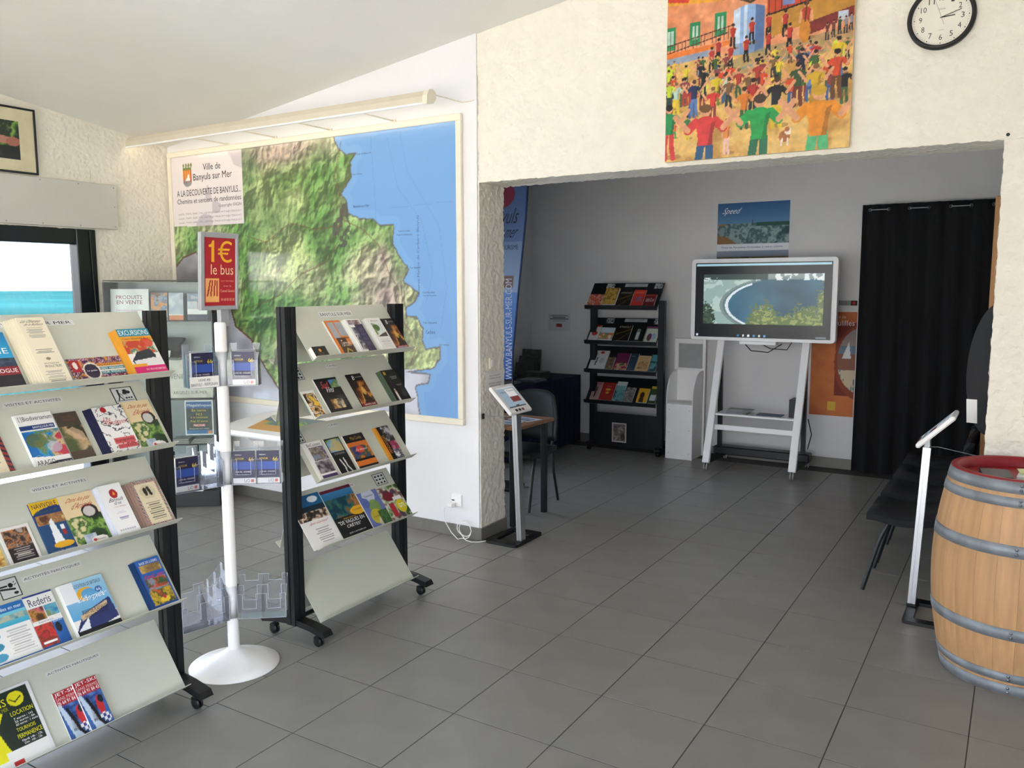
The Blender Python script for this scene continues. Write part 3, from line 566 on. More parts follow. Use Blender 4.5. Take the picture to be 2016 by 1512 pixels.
JT = [('JET-SKI', .05, .89, .97, .98, '#fff'), ('SANS PERMIS', .04, .81, .97, .875, '#e8c8c8'), ('06 64 91 84 43', .04, .72, .97, .80, '#fff'), ('couleurs', .28, .12, .56, .6, K, .4, 0)]
bro(4, -1.046, -.957, .188, .004, 'red topped jet ski leaflet lying underneath, on the left', JET, JT, cat='leaflet', name='leaflet')
bro(4, -.972, -.884, .192, .007, 'red topped jet ski leaflet lying on top, on the right', JET, JT, cat='leaflet', name='leaflet', lift=.0092)
# ---- stand before the map
bro(0, .208, .298, .062, .024, 'small pile of black business cards with a gold emblem', lambda c: c.ell(.5, .62, .09, .15, '#d8a040').lines(.25, .15, .75, .42, 2, '#a88'), (), page=PAPER, name='card_pile', cat='card', bg='#17130f')
bro(0, .402, .515, .218, .006, 'orange and brown leaflet with two grey panels', lambda c: c.rect(.12, .5, .5, .95, '#a8adb4').rect(.58, .55, 1, .95, '#a8adb4').rect(.2, 0, 1, .5, '#4a2c1c').rect(.75, .3, 1, .48, '#e07a22').line([(.4, .05), (.55, .2), (.75, .12)], .02, '#b8a040'), [('Terroirs', .32, .26, .92, .44, '#e8d8c0', .2)], (1, .005), bg='#e07a22')
bro(0, .54, .648, .213, .018, 'thick white leaflet pile with a dark purple band', lambda c: c.rect(.45, 0, 1, .85, '#2a2348').photo(.12, .1, .45, .75, ['#3a3a4a', '#8a8a92', '#c8c8cc', '#5a4a42'], 33, 5).photo(.1, .83, .9, .97, ['#6a4a4a', '#b0a0a0', '#8a7a80'], 34, 6).lines(.52, .2, .92, .75, 12, '#8a86b0', .5), (), (3, .006))
bro(0, .70, .806, .214, .018, 'thick white leaflet pile with a framed tree picture', lambda c: c.photo(.15, .42, .92, .84, ['#dfe6e8', '#e8ece8', '#5a7a3a', '#3a4a34'], 35, 3, 2.5).ell(.4, .7, .22, .1, '#4a6a2a').poly([(.15, .42), (.92, .42), (.92, .56), (.5, .5)], '#4a4038').lines(.15, .1, .9, .36, 8, '#aaa', .5), [('Banyuls', .25, .88, .8, .93, '#555', .2)], (3, .006))
WINE = lambda c: (c.photo(0, .1, 1, .8, ['#1a0f0c', '#3a1c10', '#8a4a1c', '#e0a040', '#2a140c'], 37, 3, 2.6), c.ell(.6, .5, .12, .12, '#f0c060', .8), c.rect(0, 0, 1, .16, '#8a1f24'), c.rect(0, .8, 1, 1, '#120c0e'))
WT = [('B', .3, .83, .45, .95, '#fff', .3), ('Terres des Templiers', .5, .88, .95, .92, '#ddd'), ('GRANDE CAVE', .15, .09, .9, .13, '#fff'), ('Visites - Dégustations', .15, .03, .9, .06, '#fff')]
bro(0, .826, .925, .213, .006, 'black and amber wine cellar leaflet at the end of the top shelf', WINE, WT, page=mat('black_paper', '#16110f', .5))
bro(1, .205, .284, .156, .004, 'white edged leaflet with barrel and cask photographs', lambda c: c.photo(0, .04, .96, .9, ['#3a2a20', '#d8922a', '#e8e0d8', '#5a3a2a', '#f0c040'], 39, 4, 3.5), (), page=PAPER)
bro(1, .317, .471, .211, .006, 'wide black leaflet with a white vine scribble and small photos', lambda c: c.photo(.6, .72, 1, .95, ['#5a8ac0', '#6a8a3a', '#c8d8e8'], 40, 4).photo(.25, .14, .78, .4, ['#6a4a2a', '#c8924a', '#f0dcb0', '#3a2a1a'], 41, 5).lines(.55, .2, .98, .5, 8, '#888', .4), [('Sud', .2, .72, .5, .92, '#d84a5a', .3), ('Vins', .3, .6, .65, .75, '#fff', .3)], bg='#16181a')
bro(1, .548, .659, .214, .006, 'black and amber wine cellar leaflet in the middle of the second shelf', WINE, WT, page=mat('black_paper', '#16110f', .5))
bro(1, .80, .92, .205, .018, 'thick pile of glossy black wine leaflets with a bottle', lambda c: c.rect(.18, .02, .32, .32, '#e8d8d0').ell(.25, .35, .05, .06, '#c8a8a0').poly([(.55, .15), (.7, .4), (.95, .3), (.8, .1)], '#2e2c30').rect(.1, .85, .25, .95, '#c8a030').lines(.35, .7, .9, .8, 2, '#ddd').lines(.5, .48, .95, .54, 2, '#ddd'), (), (3, .007), mat('sage_paper', '#5a6a58', .5), bg='#101012')
bro(2, .24, .354, .216, .005, 'white and purple leaflet with a fanned vineyard photo', lambda c: c.photo(.15, .5, .98, .86, ['#4a3a6a', '#b0a8a0', '#6a5a4a', '#8a90a8'], 43, 5).photo(.1, .16, .98, .48, ['#2a2430', '#6a6068', '#a8a0a8'], 44, 9).rect(.1, 0, .98, .12, '#4a2f6a'), [('BeCuisten', .12, .88, .9, .96, '#2a2038')], (2, .006))
bro(2, .376, .484, .213, .005, 'black leaflet with vineyard and wine glass photographs', lambda c: c.photo(.05, .62, .95, .97, ['#3a6a34', '#8aa84a', '#7ab0d8', '#c8b880'], 45, 4).rect(.05, .52, .95, .6, '#1c222a').line([(.35, .4), (.45, .2), (.42, .05)], .02, '#d8d8d8').line([(.6, .42), (.62, .2), (.75, .05)], .02, '#d8d8d8'), [('DOMAINE', .2, .54, .85, .585, '#aab')], bg='#0f1012')
bro(2, .508, .655, .208, .006, 'wide orange and violet leaflet with a black header', lambda c: c.rect(0, .3, 1, .78, '#e0782a').photo(.05, .3, .95, .66, ['#2a2a5a', '#4a4a8a', '#3a5a3a', '#e0782a'], 46, 4, 3).ell(.5, .55, .2, .1, '#d8483a').rect(0, .1, 1, .24, '#e0782a'), [('Mas Cuvée', .3, .84, .85, .94, '#c8a050'), ('Cru Banyuls', .25, .5, .85, .58, '#f0e0d0', .2)], bg='#141014')
bro(2, .755, .867, .215, .008, 'orange edged black leaflet with a pink picture', lambda c: c.rect(.0, 0, .16, 1, '#e0902a').photo(.4, .55, 1, .98, ['#2a2a2a', '#8a8a8a', '#c8c8c8'], 47, 8, 4).photo(.5, .3, 1, .55, ['#c84a6a', '#8a2a4a', '#d8a0b0'], 48, 6).photo(.45, .05, 1, .3, ['#c8d0d8', '#4a4a52', '#f0f0f0'], 49, 6), [('VENDANGES', .2, .2, .38, .75, '#e0902a', 0, 1)], (2, .005), mat('orange_paper', '#e0a23a', .5), bg='#141416')
def MENU(c): c.rect(0, .6, 1, 1, '#1c5f92'); c.photo(0, .52, 1, .68, ['#2a2220', '#c8a888', '#f0e4d8', '#6a4a3a'], 51, 8, 4); c.rect(0, .68, 1, .78, '#152a3a'); c.ell(.72, .9, .17, .06, '#e8eef2'); c.lines(.3, .08, .85, .36, 7, '#777', .6)
bro(3, .172, .372, .288, .003, 'white evening menu poster with a blue photo at the top', MENU, [('Apéro Gourmand', .25, .42, .85, .49, '#c0384a', .2)], name='poster', cat='poster')
def VAG(c): c.rect(0, 0, 1, .42, '#121214'); c.grad(.78, .94, '#2a6a9a', '#3a86b8'); c.photo(0, .42, 1, .8, ['#123a4a', '#1f6a6a', '#8a5a34', '#c8824a', '#2a4a3a'], 53, 4, 3.2); c.ell(.85, .46, .25, .09, '#e8b02a'); c.rect(0, .94, 1, 1, '#6a1f34')
bro(3, .377, .598, .281, .003, 'De vagues en crêtes poster with a rocky coast picture', VAG, [('"DE VAGUES EN', .08, .27, .93, .345, '#fff'), ('CRÊTES"', .28, .185, .75, .255, '#fff'), ('RANDO BANYULS', .3, .355, .7, .385, '#e8b02a'), ('JEUDI 11 OCTOBRE 2018', .25, .06, .8, .09, '#fff'), ('Trail Banyuls', .68, .46, .98, .49, '#4a3a10')], name='poster', cat='poster')
def CIRC(c):
    for x, y, rr, q in ((.5, .88, .3, '#d8dce8'), (.55, .55, .28, '#7a9a4a'), (.45, .28, .3, '#c8b82a'), (.6, .1, .2, '#d8d0c0'), (.2, .7, .2, '#5a6ab0')): c.ell(x, y, rr, rr * .7, q, .9)
    c.photo(.55, .02, 1, .4, ['#2a4a2a', '#4a7a3a', '#3a5a34'], 55, 7)
bro(3, .603, .756, .212, .005, 'blue leaflet with overlapping pale, green and yellow circles', CIRC, [('Sentier', .3, .84, .75, .9, '#3a4a7a'), ('Domaine', .25, .26, .65, .31, '#4a4a10')], bg='#6a7ab8')
bro(3, .757, .925, .205, .005, 'leaflet with grapes, a red bottle and a glass of white wine', lambda c: (c.photo(0, 0, 1, 1, ['#3a5a2a', '#7a9a5a', '#d8e0d8', '#8a5a4a', '#4a3a5a'], 57, 4, 3), c.ell(.35, .7, .25, .14, '#7a1f2c'), c.rect(.2, .1, .42, .5, '#b02a34'), c.ell(.72, .35, .22, .2, '#d8c820'), c.rect(.5, .55, .9, .66, '#f0f0ec')), [('GITE', .6, .3, .88, .42, '#fff')])
# ================================================================ POLE STAND WITH CLEAR HOLDERS
PX, PY = -0.22, -0.18; c = (PX, PY, 0)
ps = thing('leaflet_pole_stand', 'white pole stand with clear acrylic leaflet holders and a red bus sign', 'leaflet stand', c)
MB().lathe([(.001, 0), (.196, 0), (.2, .003), (.2, .007), (.15, .024), (.09, .048), (.045, .072), (.03, .084), (.001, .084)], PX, PY, 64).build('base', WHITE, ps, c)
MB().lathe([(.026, .08), (.026, .155), (.0255, .156), (.0255, 1.575), (.02, 1.58), (.001, 1.58)], PX, PY, 24).build('pole', WHITE, ps, c)
MB().box(PX - .013, PX + .013, PY - .006, PY + .04, 1.56, 1.66, b=.003).build('sign_bracket', GREYP, ps, c)
def u_panel(x0, x1, h, ncut, cut):
    pts = [(x0, 0), (x1, 0), (x1, h)]; n = (x1 - x0) / ncut
    for i in range(ncut - 1, -1, -1):
        a = x0 + n * i + n * .22; b = x0 + n * i + n * .78; pts += [(b, h), (b, h - cut), (a, h - cut), (a, h)]
    return pts + [(x0, h)]
AC_T = .0022
def wing(ang, z, side, parent, x1=.245, ncut=2):
    a = math.radians(ang); d = Vector((math.cos(a), math.sin(a), 0)); n = Vector((-d.y, d.x, 0)) * side
    M = Matrix((d, n, Vector((0, 0, 1)))).transposed().to_4x4(); M.translation = (PX, PY, z)
    mb = MB(); x0 = .03
    mb.prism(u_panel(x0, x1, .185, ncut, .03), -.036, -.036 + AC_T, 'y', M)
    mb.prism(u_panel(x0, x1, .145, ncut, .07), -.002, -.002 + AC_T, 'y', M)
    mb.prism(u_panel(x0, x1, .115, ncut, .07), .032, .032 + AC_T, 'y', M)
    mb.box(x0, x1, -.036, .034, 0, AC_T, M)
    for x in ((x0, (x0 + x1) / 2, x1) if ncut == 2 else (x0, x1)): mb.prism([(-.034, .002), (.032, .002), (.032, .11), (0, .14), (0, .142), (-.034, .18)], x - .001, x + .001, 'x', M)
    ho = mb.build('leaflet_holder', ACRY, parent, c); rim = MB()
    for hh, cu_, yy in ((.185, .03, -.035), (.145, .07, -.001), (.115, .07, .033)):
        rim.tube([M @ Vector((a_, yy, b_)) for a_, b_ in u_panel(x0, x1, hh, ncut, cu_)], .0011, 4, closed=True)
    for x in (x0, x1): rim.tube([M @ Vector((x, -.034, .002)), M @ Vector((x, .032, .002)), M @ Vector((x, .032, .11))], .0011, 4)
    ro = rim.build('edge_glow_line', EDGE_GLOW, ho, c); ro.matrix_local = Matrix.Identity(4)  # thin pale outlines stand in for light caught in the panel edges
    return ho, d, n
TZ = (1.30, .855, .232)
WINGS = {}
for ti, z in enumerate(TZ):
    MB().lathe([(.0275, z), (.031, z), (.031, z + .15), (.0275, z + .15)], PX, PY, 20).build('holder_collar', ACRY, ps, c)
    for key, ang, side in (('l', -103, 1), ('r', 38, -1), ('b', 160, 1)): WINGS[ti, key] = wing(ang, z, side, ps, *((.16, 1) if ti == 0 else (.245, 2)))[1:]
def bus(c_): c_.rect(0, .16, 1, 1, '#1d1c45').rect(0, .42, 1, .66, '#2b4fa6').rect(0, 0, 1, .16, '#f4f2f0').rect(.78, .03, .92, .13, '#cf4a34')
BT = [('RÉSEAU', .12, .86, .4, .9, '#e8e8f0'), ('AUTOCAR', .12, .73, .5, .79, '#e8d030'), ('66', .72, .68, .94, .8, '#e8d030'), ('LIGNE 400 - HORAIRES', .1, .33, .8, .38, '#d8d8e8'), ('Banyuls - Perpignan', .1, .25, .7, .29, '#d8d8e8'), ('LiO', .5, .03, .74, .13, '#44424c')]
def pocket(ti, key, slot, row, label):
    d, n = WINGS[ti, key]; x0 = (.048 if ti == 0 else .033) + slot * .105; w, h, t = .098, .148, .018
    o = Vector((PX, PY, TZ[ti])) + Vector((0, 0, .0035)); right = Vector((0, 0, 1)).cross(n)
    org = o + d * (x0 if right.dot(d) > 0 else x0 + w) + n * ((-.031) if row == 0 else .003)
    cv = Cv(w, h, .0032); bus(cv)
    sheet('timetable_leaflet', label, 'leaflet', frame(org, right, (0, 0, 1)), w, h, t, cv, BT, 'blue bus timetables in the pole stand', None, (2, 0.0))
pocket(0, 'l', 0, 1, 'blue bus timetable in the upper left clear holder, behind the line label')
pocket(0, 'r', 0, 1, 'blue bus timetable in the upper right clear holder')
pocket(1, 'l', 1, 1, 'blue bus timetable in the middle left clear holder')
pocket(1, 'r', 0, 1, 'blue bus timetable in the middle right clear holder, next to the pole')
pocket(1, 'r', 1, 1, 'blue bus timetable in the middle right clear holder, away from the pole')
d, n = WINGS[0, 'l']; right = Vector((0, 0, 1)).cross(n)
lo = Vector((PX, PY, TZ[0] + .002)) + d * .165 + n * .0375
o = sheet('line_label', 'white line 400 label strip on the upper left clear holder', 'label', frame(lo, right, (0, 0, 1)), .13, .048, .0012, None, [('LIGNE 400', .3, .58, .7, .8, '#44424a'), ('BANYULS - PERPIGNAN', .05, .15, .95, .42, '#44424a')])
# red bus sign
sg = MB(); y0, y1, z0, z1 = -.307, -.107, 1.635, 1.965; M = frame((-.19, y0, z0), (0, 1, 0), (.06, 0, 1)); w, h = y1 - y0, z1 - z0
fr = MB(); fr.box(0, w, 0, h, -.012, 0, M, .004)
for a, b, cc, dd in ((0, .022, 0, h), (w - .014, w, 0, h), (.02, w - .012, 0, .018), (.02, w - .012, h - .022, h)): fr.box(a, b, cc, dd, -.001, .010, M, .003)
sf = fr.build('sign_frame', GREYP, ps, c)
iw, ih = w - .036, h - .04; cv = Cv(iw, ih, .0035, '#b0252f'); cv.rect(.06, .05, .48, .4, '#efb26a'); cv.poly([(.25, .645), (.34, .645), (.34, .955), (.27, .955), (.24, .91), (.16, .89), (.16, .855), (.25, .87)], '#efb52a')
for i in range(4): cv.line([(.12 + i * .1, .15 + i * .0), (.2 + i * .075, .37)], .012, '#b0252f')
sp = thing('sign', '', ''); sp.parent = sf; sp.matrix_local = Matrix.Translation(-Vector(c)) @ M @ Matrix.Translation((.022, .018, .0015))
bpy.data.objects.remove(sp)
def on_part(o, parent_off, M):  # place a flat print object under a part, in world frame M
    o.matrix_local = Matrix.Translation(-Vector(parent_off)) @ M
    return o
MM = M @ Matrix.Translation((.022, .018, .0))
on_part(cv_obj('sign_print', cv, sf, .0012), c, MM)
on_part(text_obj('lettering', [('€', .44, .64, .90, .96, '#efb52a'), ('le bus', .22, .46, .94, .61, '#f0c9a0'), ('pour tout trajet', .54, .35, .95, .38, '#e89a8a'), ('avec le', .62, .28, .87, .31, '#e89a8a'), ('Conseil Général', .52, .2, .98, .24, '#f0b9a0'), ('04 68 80 80 80', .54, .07, .98, .11, '#f0b9a0')], sf, iw, ih, .0018), c, MM)
# ================================================================ WALL MAP
mx0, mx1, mz0, mz1 = -3.46, -.42, .79, 2.86; c = ((mx0 + mx1) / 2, 1.97, mz0)
wm = thing('wall_map', 'large framed relief map of green hills and blue sea around Banyuls', 'map', c)
b_ = .045
for a in ((mx0, mx1, mz1 - b_, mz1), (mx0, mx1, mz0, mz0 + b_), (mx0, mx0 + b_, mz0 + b_, mz1 - b_), (mx1 - b_, mx1, mz0 + b_, mz1 - b_)):
    MB().box(a[0], a[1], 1.950, 1.9775, a[2], a[3], b=.004).build('frame_bar', CREAM, wm, c)
MB().box(mx0 + .02, mx1 - .02, 1.964, 1.977, mz0 + .02, mz1 - .02).build('backing', PAPER, wm, c)
mw_, mh_ = mx1 - mx0 - 2 * b_, mz1 - mz0 - 2 * b_
cv = Cv(mw_, mh_, .0068, '#7fa860'); X, Y = cv.X, cv.Y; A = cv.asp
wx = X * A + .08 * fbm(X * A, Y, 6, 15, 3); wy = Y + .08 * fbm(X * A + 5, Y, 6, 19, 3)
ridge = 1 - np.abs(fbm(wx * 1.3 + wy * .5, wy * 1.1 - wx * .35, 4.5, 101, 5) - .5) * 2
hgt = ridge * 1.1 + .35 * fbm(X * A + 3, Y + 1, 14, 140, 4)
gy, gx = np.gradient(hgt); sh = np.clip(.56 + (gx - gy) * 11, .12, 1)[..., None]
veg = np.clip((fbm(X * A, Y, 3.2, 210, 5) - .47) * 5 + .62 - np.clip(X - .55, 0, 1) * 1.6, 0, 1)[..., None]
g1, g2, tan_, lil = [np.array(hx(q)) for q in ('#c3d494', '#6fa056', '#ddd6b4', '#b9a4a0')]
land = g1 * (1 - veg) + g2 * veg
tm = np.clip((fbm(X * A, Y, 4, 260, 5) - .58) * 7 + np.exp(-(((X - .66) / .10) ** 2 + ((Y - .52) / .12) ** 2)) * 1.2, 0, 1)[..., None] * .7
land = land * (1 - tm) + tan_ * tm
lm = np.clip(np.exp(-(((X - .42) / .16) ** 2 + ((Y - .99) / .07) ** 2)) * 1.3 + np.exp(-(((X - .79) / .06) ** 2 + ((Y - .42) / .13) ** 2)) * .9 + np.clip((fbm(X * A, Y, 3.3, 300, 3) - .64) * 6, 0, .7), 0, .85)[..., None]
land = land * (1 - lm) + lil * lm
cv.A = np.clip(land * (.50 + .62 * sh), 0, 1)
dk = np.clip((fbm(wx * .8 - wy * .6, wy * .8 + wx * .6, 3.0, 333, 4) - .55) * 5, 0, 1) * (X < .62)
cv.m(dk * .42, '#2f5a34')
cont = np.abs(((hgt * 15) % 1) - .5) < .05
cv.m(cont, '#6a5a3a', .30)
COAST = [(0.632, 1.01), (0.632, 0.991), (0.646, 0.954), (0.672, 0.931), (0.702, 0.935), (0.683, 0.905), (0.685, 0.848), (0.65, 0.794), (0.668, 0.768), (0.671, 0.723), (0.708, 0.7), (0.752, 0.697), (0.773, 0.671), (0.815, 0.672), (0.811, 0.605), (0.831, 0.564), (0.858, 0.515), (0.84, 0.476), (0.888, 0.432), (0.874, 0.399), (0.849, 0.383), (0.849, 0.351), (0.88, 0.347), (0.9, 0.308), (0.896, 0.268), (0.906, 0.236), (0.949, 0.246), (0.949, 0.206), (0.925, 0.169), (0.849, 0.151), (.918, .148), (.911, .115), (.876, .104), (.882, .03), (.889, -.01)]
jit = []
for i, ((xa, ya), (xb, yb)) in enumerate(zip(COAST[:-1], COAST[1:])):
    n_ = max(1, int(math.hypot((xb - xa) * A, yb - ya) / .012))
    for k in range(n_):
        t_ = k / n_; j_ = .005 if k else .002; jit.append((xa + (xb - xa) * t_ + j_ * noise.noise((i * 3.1 + t_ * 9, 1.7, 0)), ya + (yb - ya) * t_ + j_ * noise.noise((i * 2.3 + t_ * 9, 8.1, 3))))
jit.append(COAST[-1])
BORD = [(-.01, .532), (.033, .58), (.09, .602), (.158, .482), (.23, .364), (.245, .294), (.308, .24), (.333, .176), (.367, .113), (.417, .034), (.467, -.016)]
haze = cv.inpoly(BORD + [(-.01, -.02)]) | cv.inpoly([(.84, .16), (.925, .165), (.93, -.01), (.56, -.01), (.60, .05), (.7, .12)]) 
hz = fbm(X * A, Y, 4, 350, 4)[..., None]; hzc = np.array(hx('#c6c8d6')) * (.62 + .75 * np.clip((hz - .3) * 1.6, 0, .55))
cv.A = np.where(haze[..., None], np.clip(hzc, 0, 1), cv.A)
cv.line(BORD[:3], .004, '#6a4436'); cv.line(BORD[3:], .004, '#6a4436')
sea_m = cv.inpoly(jit + [(1.01, -.01), (1.01, 1.01)])
cv.m(sea_m, '#6ea3dc'); dc = cv.dist(jit); cv.m(sea_m & (dc < .03), '#7dafe0', .5); cv.m(dc < .003, '#5a4a4a', .6)
for pts in ([(.75, .99), (.76, .75), (.76, .69)], [(.66, .73), (.8, .73), (.99, .74)], [(.80, .98), (.83, .8), (.9, .68), (.93, .5), (.91, .4)], [(.84, .98), (.86, .85), (.95, .66), (.97, .45), (.95, .3)]): cv.line(pts, .0014, '#5f90c8', .5)
tw = (np.exp(-(((X - .65) / .03) ** 2 + ((Y - .66) / .06) ** 2)) + np.exp(-(((X - .66) / .012) ** 2 + ((Y - .75) / .03) ** 2)) > .35) & (vnoise(X * A, Y, 60, 400) > .45) & ~sea_m
cv.m(tw, '#4a4646', .75)
for pts in ([(.655, .98), (.63, .86), (.65, .77), (.655, .7), (.72, .66), (.77, .6), (.8, .5), (.83, .44), (.82, .36), (.86, .3), (.88, .24), (.86, .18)], [(.65, .68), (.56, .67), (.47, .7), (.38, .63), (.3, .66)], [(.64, .63), (.6, .55), (.5, .5), (.42, .42), (.33, .38)]): cv.line(pts, .0020, '#7a4a3a', .6)
cv.poly([(-.01, .712), (.295, .709), (.297, 1.01), (-.01, 1.01)], '#e9e2e4'); lg = cv.inpoly([(-.01, .712), (.295, .709), (.297, 1.01), (-.01, 1.01)])
cv.m(lg & (fbm(X * A, Y, 4, 420, 3) > .55), '#b9b0bc', .6)
cv.rect(.05, .89, .087, .945, '#e0962a'); cv.ell(.0685, .893, .0185, .018, '#8a8d94')
for i in range(4): cv.rect(.053 + i * .0095, .893, .057 + i * .0095, .943, '#c03a24')
cv.poly([(.06, .9), (.075, .93), (.08, .9)], '#f4f0e8'); cv.rect(.05, .945, .087, .955, '#6a7a2a')
for i in range(4): cv.ell(.053 + i * .011, .962, .004, .008, '#6a7a2a')
mp = cv_obj('map_print', cv, wm, 0, m=LAMIN); mp.matrix_local = Matrix.Translation(-Vector(c)) @ frame((mx0 + b_, 1.9615, mz0 + b_), (1, 0, 0), (0, 0, 1))
T = [('Ville de', .137, .935, .21, .962, K), ('Banyuls sur Mer', .094, .888, .255, .925, K), ('A LA DECOUVERTE DE BANYULS...', .02, .836, .288, .862, K), ('Chemins et sentiers de randonnées', .02, .805, .288, .826, '#33343a'), ('copyright ©IGN', .198, .778, .288, .795, '#55565e')]
for i in range(3): T.append(('scan25_TOPO_0600_1720_L2E/TIF@1700LE141716@1720LE1417', .022, .757 - i * .018, .288, .766 - i * .018, '#7a7880'))
T += [('Banyuls-sur-Mer', .69, .738, .742, .749, '#2a3a6a'), ('Cerbère', .908, .29, .935, .303, '#2a3a6a'), ('Cap de la Vieille', .83, .645, .865, .651, '#2a3a5a'), ('Plage de Taillelauque', .826, .632, .872, .638, '#2a3a5a'), ('Cap Peyrefite', .9, .43, .935, .437, '#2a3a5a'), ('(Cap de Peyrefite)', .9, .42, .94, .426, '#2a3a5a'), ('Cap Rederis', .862, .516, .895, .523, '#2a3a5a'), ('Cap Cerbère', .945, .25, .975, .257, '#2a3a5a'), ('Cap Canadell', .9, .325, .94, .332, '#2a3a5a'), ("Cap d'Osne", .69, .855, .72, .862, '#2a3a5a'), ("Cap d'Ullastrell", .705, .925, .75, .932, '#2a3a5a'), ('Réserve Marine de Cerbère-Banyuls', .855, .45, .925, .70, '#4a6a9a', 0, 0)]
T[-1] = ('Réserve Marine de Cerbère-Banyuls', .885, .42, .893, .70, '#4a6a9a', 0, 1)
for t_ in T: text_obj('map_lettering', [t_], wm, mw_, mh_, 0, m=MATTE).matrix_local = Matrix.Translation(-Vector(c)) @ frame((mx0 + b_, 1.9608, mz0 + b_), (1, 0, 0), (0, 0, 1))
# ---- picture light above the map
c = (-2.0, 1.72, 2.86); lp = thing('map_light', 'long cream fluorescent light fixture on brackets above the map', 'wall light', c)
LY = 1.615
prof = [(LY - .035, 2.862), (LY - .03, 2.90), (LY - .01, 2.935), (LY + .03, 2.945), (LY + .055, 2.93), (LY + .06, 2.905), (LY + .052, 2.905), (LY + .045, 2.925), (LY + .025, 2.935), (LY - .005, 2.925), (LY - .022, 2.897), (LY - .026, 2.862)]
MB().prism(prof, -3.468, -.445, 'x').build('reflector', mat('cream_lamp_metal', '#d6cdb9', .45, 0, .03), lp, c)
MB().box(-3.468, -.445, LY - .037, LY - .024, 2.85, 2.863, b=.002).build('reflector_lip', WHITE, lp, c)
MB().prism([(LY - .036, 2.85), (LY - .03, 2.905), (LY - .01, 2.94), (LY + .03, 2.948), (LY + .06, 2.93), (LY + .062, 2.895), (LY + .03, 2.862)], -.447, -.41, 'x').build('end_cap', CREAM, lp, c)
for x in (-2.72, -2.17, -1.6, -1.0):
    MB().box(x - .007, x + .007, LY + .03, 1.978, 2.868, 2.876, b=.002).box(x - .02, x + .02, 1.968, 1.9775, 2.85, 2.88, b=.002).build('bracket', CREAM, lp, c)
TUBEM = bpy.data.materials.new('lit_tube'); TUBEM.use_nodes = True; MATS['lit_tube'] = TUBEM
tb = TUBEM.node_tree.nodes['Principled BSDF']; tb.inputs['Emission Color'].default_value = (1, .83, .58, 1); tb.inputs['Emission Strength'].default_value = 5.0
MB().tube([(-3.45, LY + .018, 2.885), (-.47, LY + .018, 2.885)], .013, 10).build('tube', TUBEM, lp, c)
MB().tube([(-.42, LY + .03, 2.92), (-.415, 1.85, 2.925), (-.41, 1.96, 2.925), (-.36, 1.972, 2.93), (-.33, 1.973, 2.932)], .004, 6).build('power_cord', CREAM, lp, c)
# ---- photograph in thin black frame on the left wall
c = (-3.46, .55, 2.555); pf = thing('picture_frame', 'thin black framed photograph of hands with grapes over the shutter box', 'picture', c)
fy0, fy1, fz0, fz1 = .01, .861, 2.556, 3.022
for a in ((fy0, fy1, fz0, fz0 + .014), (fy0, fy1, fz1 - .014, fz1), (fy0, fy0 + .014, fz0 + .014, fz1 - .014), (fy1 - .014, fy1, fz0 + .014, fz1 - .014)):
    MB().box(-3.472, -3.448, a[0], a[1], a[2], a[3], b=.002).build('frame_bar', BLACKM, pf, c)
MB().box(-3.471, -3.458, fy0 + .01, fy1 - .01, fz0 + .01, fz1 - .01).build('mat_board', mat('cream_mat', '#d8d0b0', .8), pf, c)
cv = Cv(.62, .27, .006, '#22302a'); cv.photo(0, .35, 1, 1, ['#1c2a24', '#2f4a3a', '#5f8a3a', '#88b04a', '#28382c'], 61, 3, 3); cv.ell(.8, .48, .17, .1, '#b98272').ell(.93, .46, .08, .12, '#a86a5c').ell(.68, .44, .1, .08, '#c8998a'); cv.rect(0, 0, 1, .3, '#23282b')
o = cv_obj('photograph', cv, pf, 0, m=PRINT); o.matrix_local = Matrix.Translation(-Vector(c)) @ frame((-3.457, fy0 + .11, fz0 + .095), (0, 1, 0), (0, 0, 1))
# ================================================================ PAINTING
c = (1.49, 1.96, 2.43); pt = thing('canvas_painting', 'unframed bright canvas painting of a village dance in a sandy square', 'painting', c)
P0 = frame((.995, 1.957, 2.432), (1, 0, 0), (0, -.0, 1)); S = .985
MB().box(0, S, 0, S, -.022, 0, P0, .004).build('canvas', mat('raw_canvas', '#d9c49a', .9, 0, .05, 80), pt, c)
cv = Cv(S, S, .0040, '#d2a75c'); X, Y = cv.X, cv.Y
cv.photo(0, 0, 1, .62, ['#b98a46', '#d6aa5e', '#e0ba72', '#c4964e'], 71, 7, 2.2)
cv.photo(0, .55, 1, 1, ['#d98a5e', '#e59c72', '#cf7d52'], 72, 5, 2)
cv.poly([(0, .86), (.3, .84), (.55, .9), (.5, 1), (0, 1)], '#e2a032'); cv.poly([(0, .88), (.12, .86), (.2, 1), (0, 1)], '#cf3f2c')
cv.poly([(.32, .84), (.62, .82), (.85, 1), (.4, 1)], '#5f8a3a'); cv.poly([(.45, .86), (.55, .85), (.62, 1), (.5, 1)], '#a8b83e')
for i in range(9): cv.line([(.47, .8), (.05 + i * .11, 1.0)], .003, '#4a3a24')
cv.poly([(.56, .72), (1, .80), (1, 1), (.56, .9)], '#bd4526'); cv.poly([(.56, .60), (1, .70), (1, .80), (.56, .72)], '#b98534'); cv.poly([(.74, .58), (1, .64), (1, .70), (.74, .645)], '#7a2a26')
for i in range(14): cv.line([(.57 + i * .032, .72 + i * .006), (.57 + i * .032, .86 + i * .006)], .002, '#3a241e')
cv.line([(.56, .72), (1, .80)], .005, '#2a1c18'); cv.rect(.64, .76, .7, .9, '#7a8ac0'); cv.rect(.86, .8, .93, .95, '#7a8ac0'); cv.rect(.92, .63, .97, .68, '#b8c4d0')
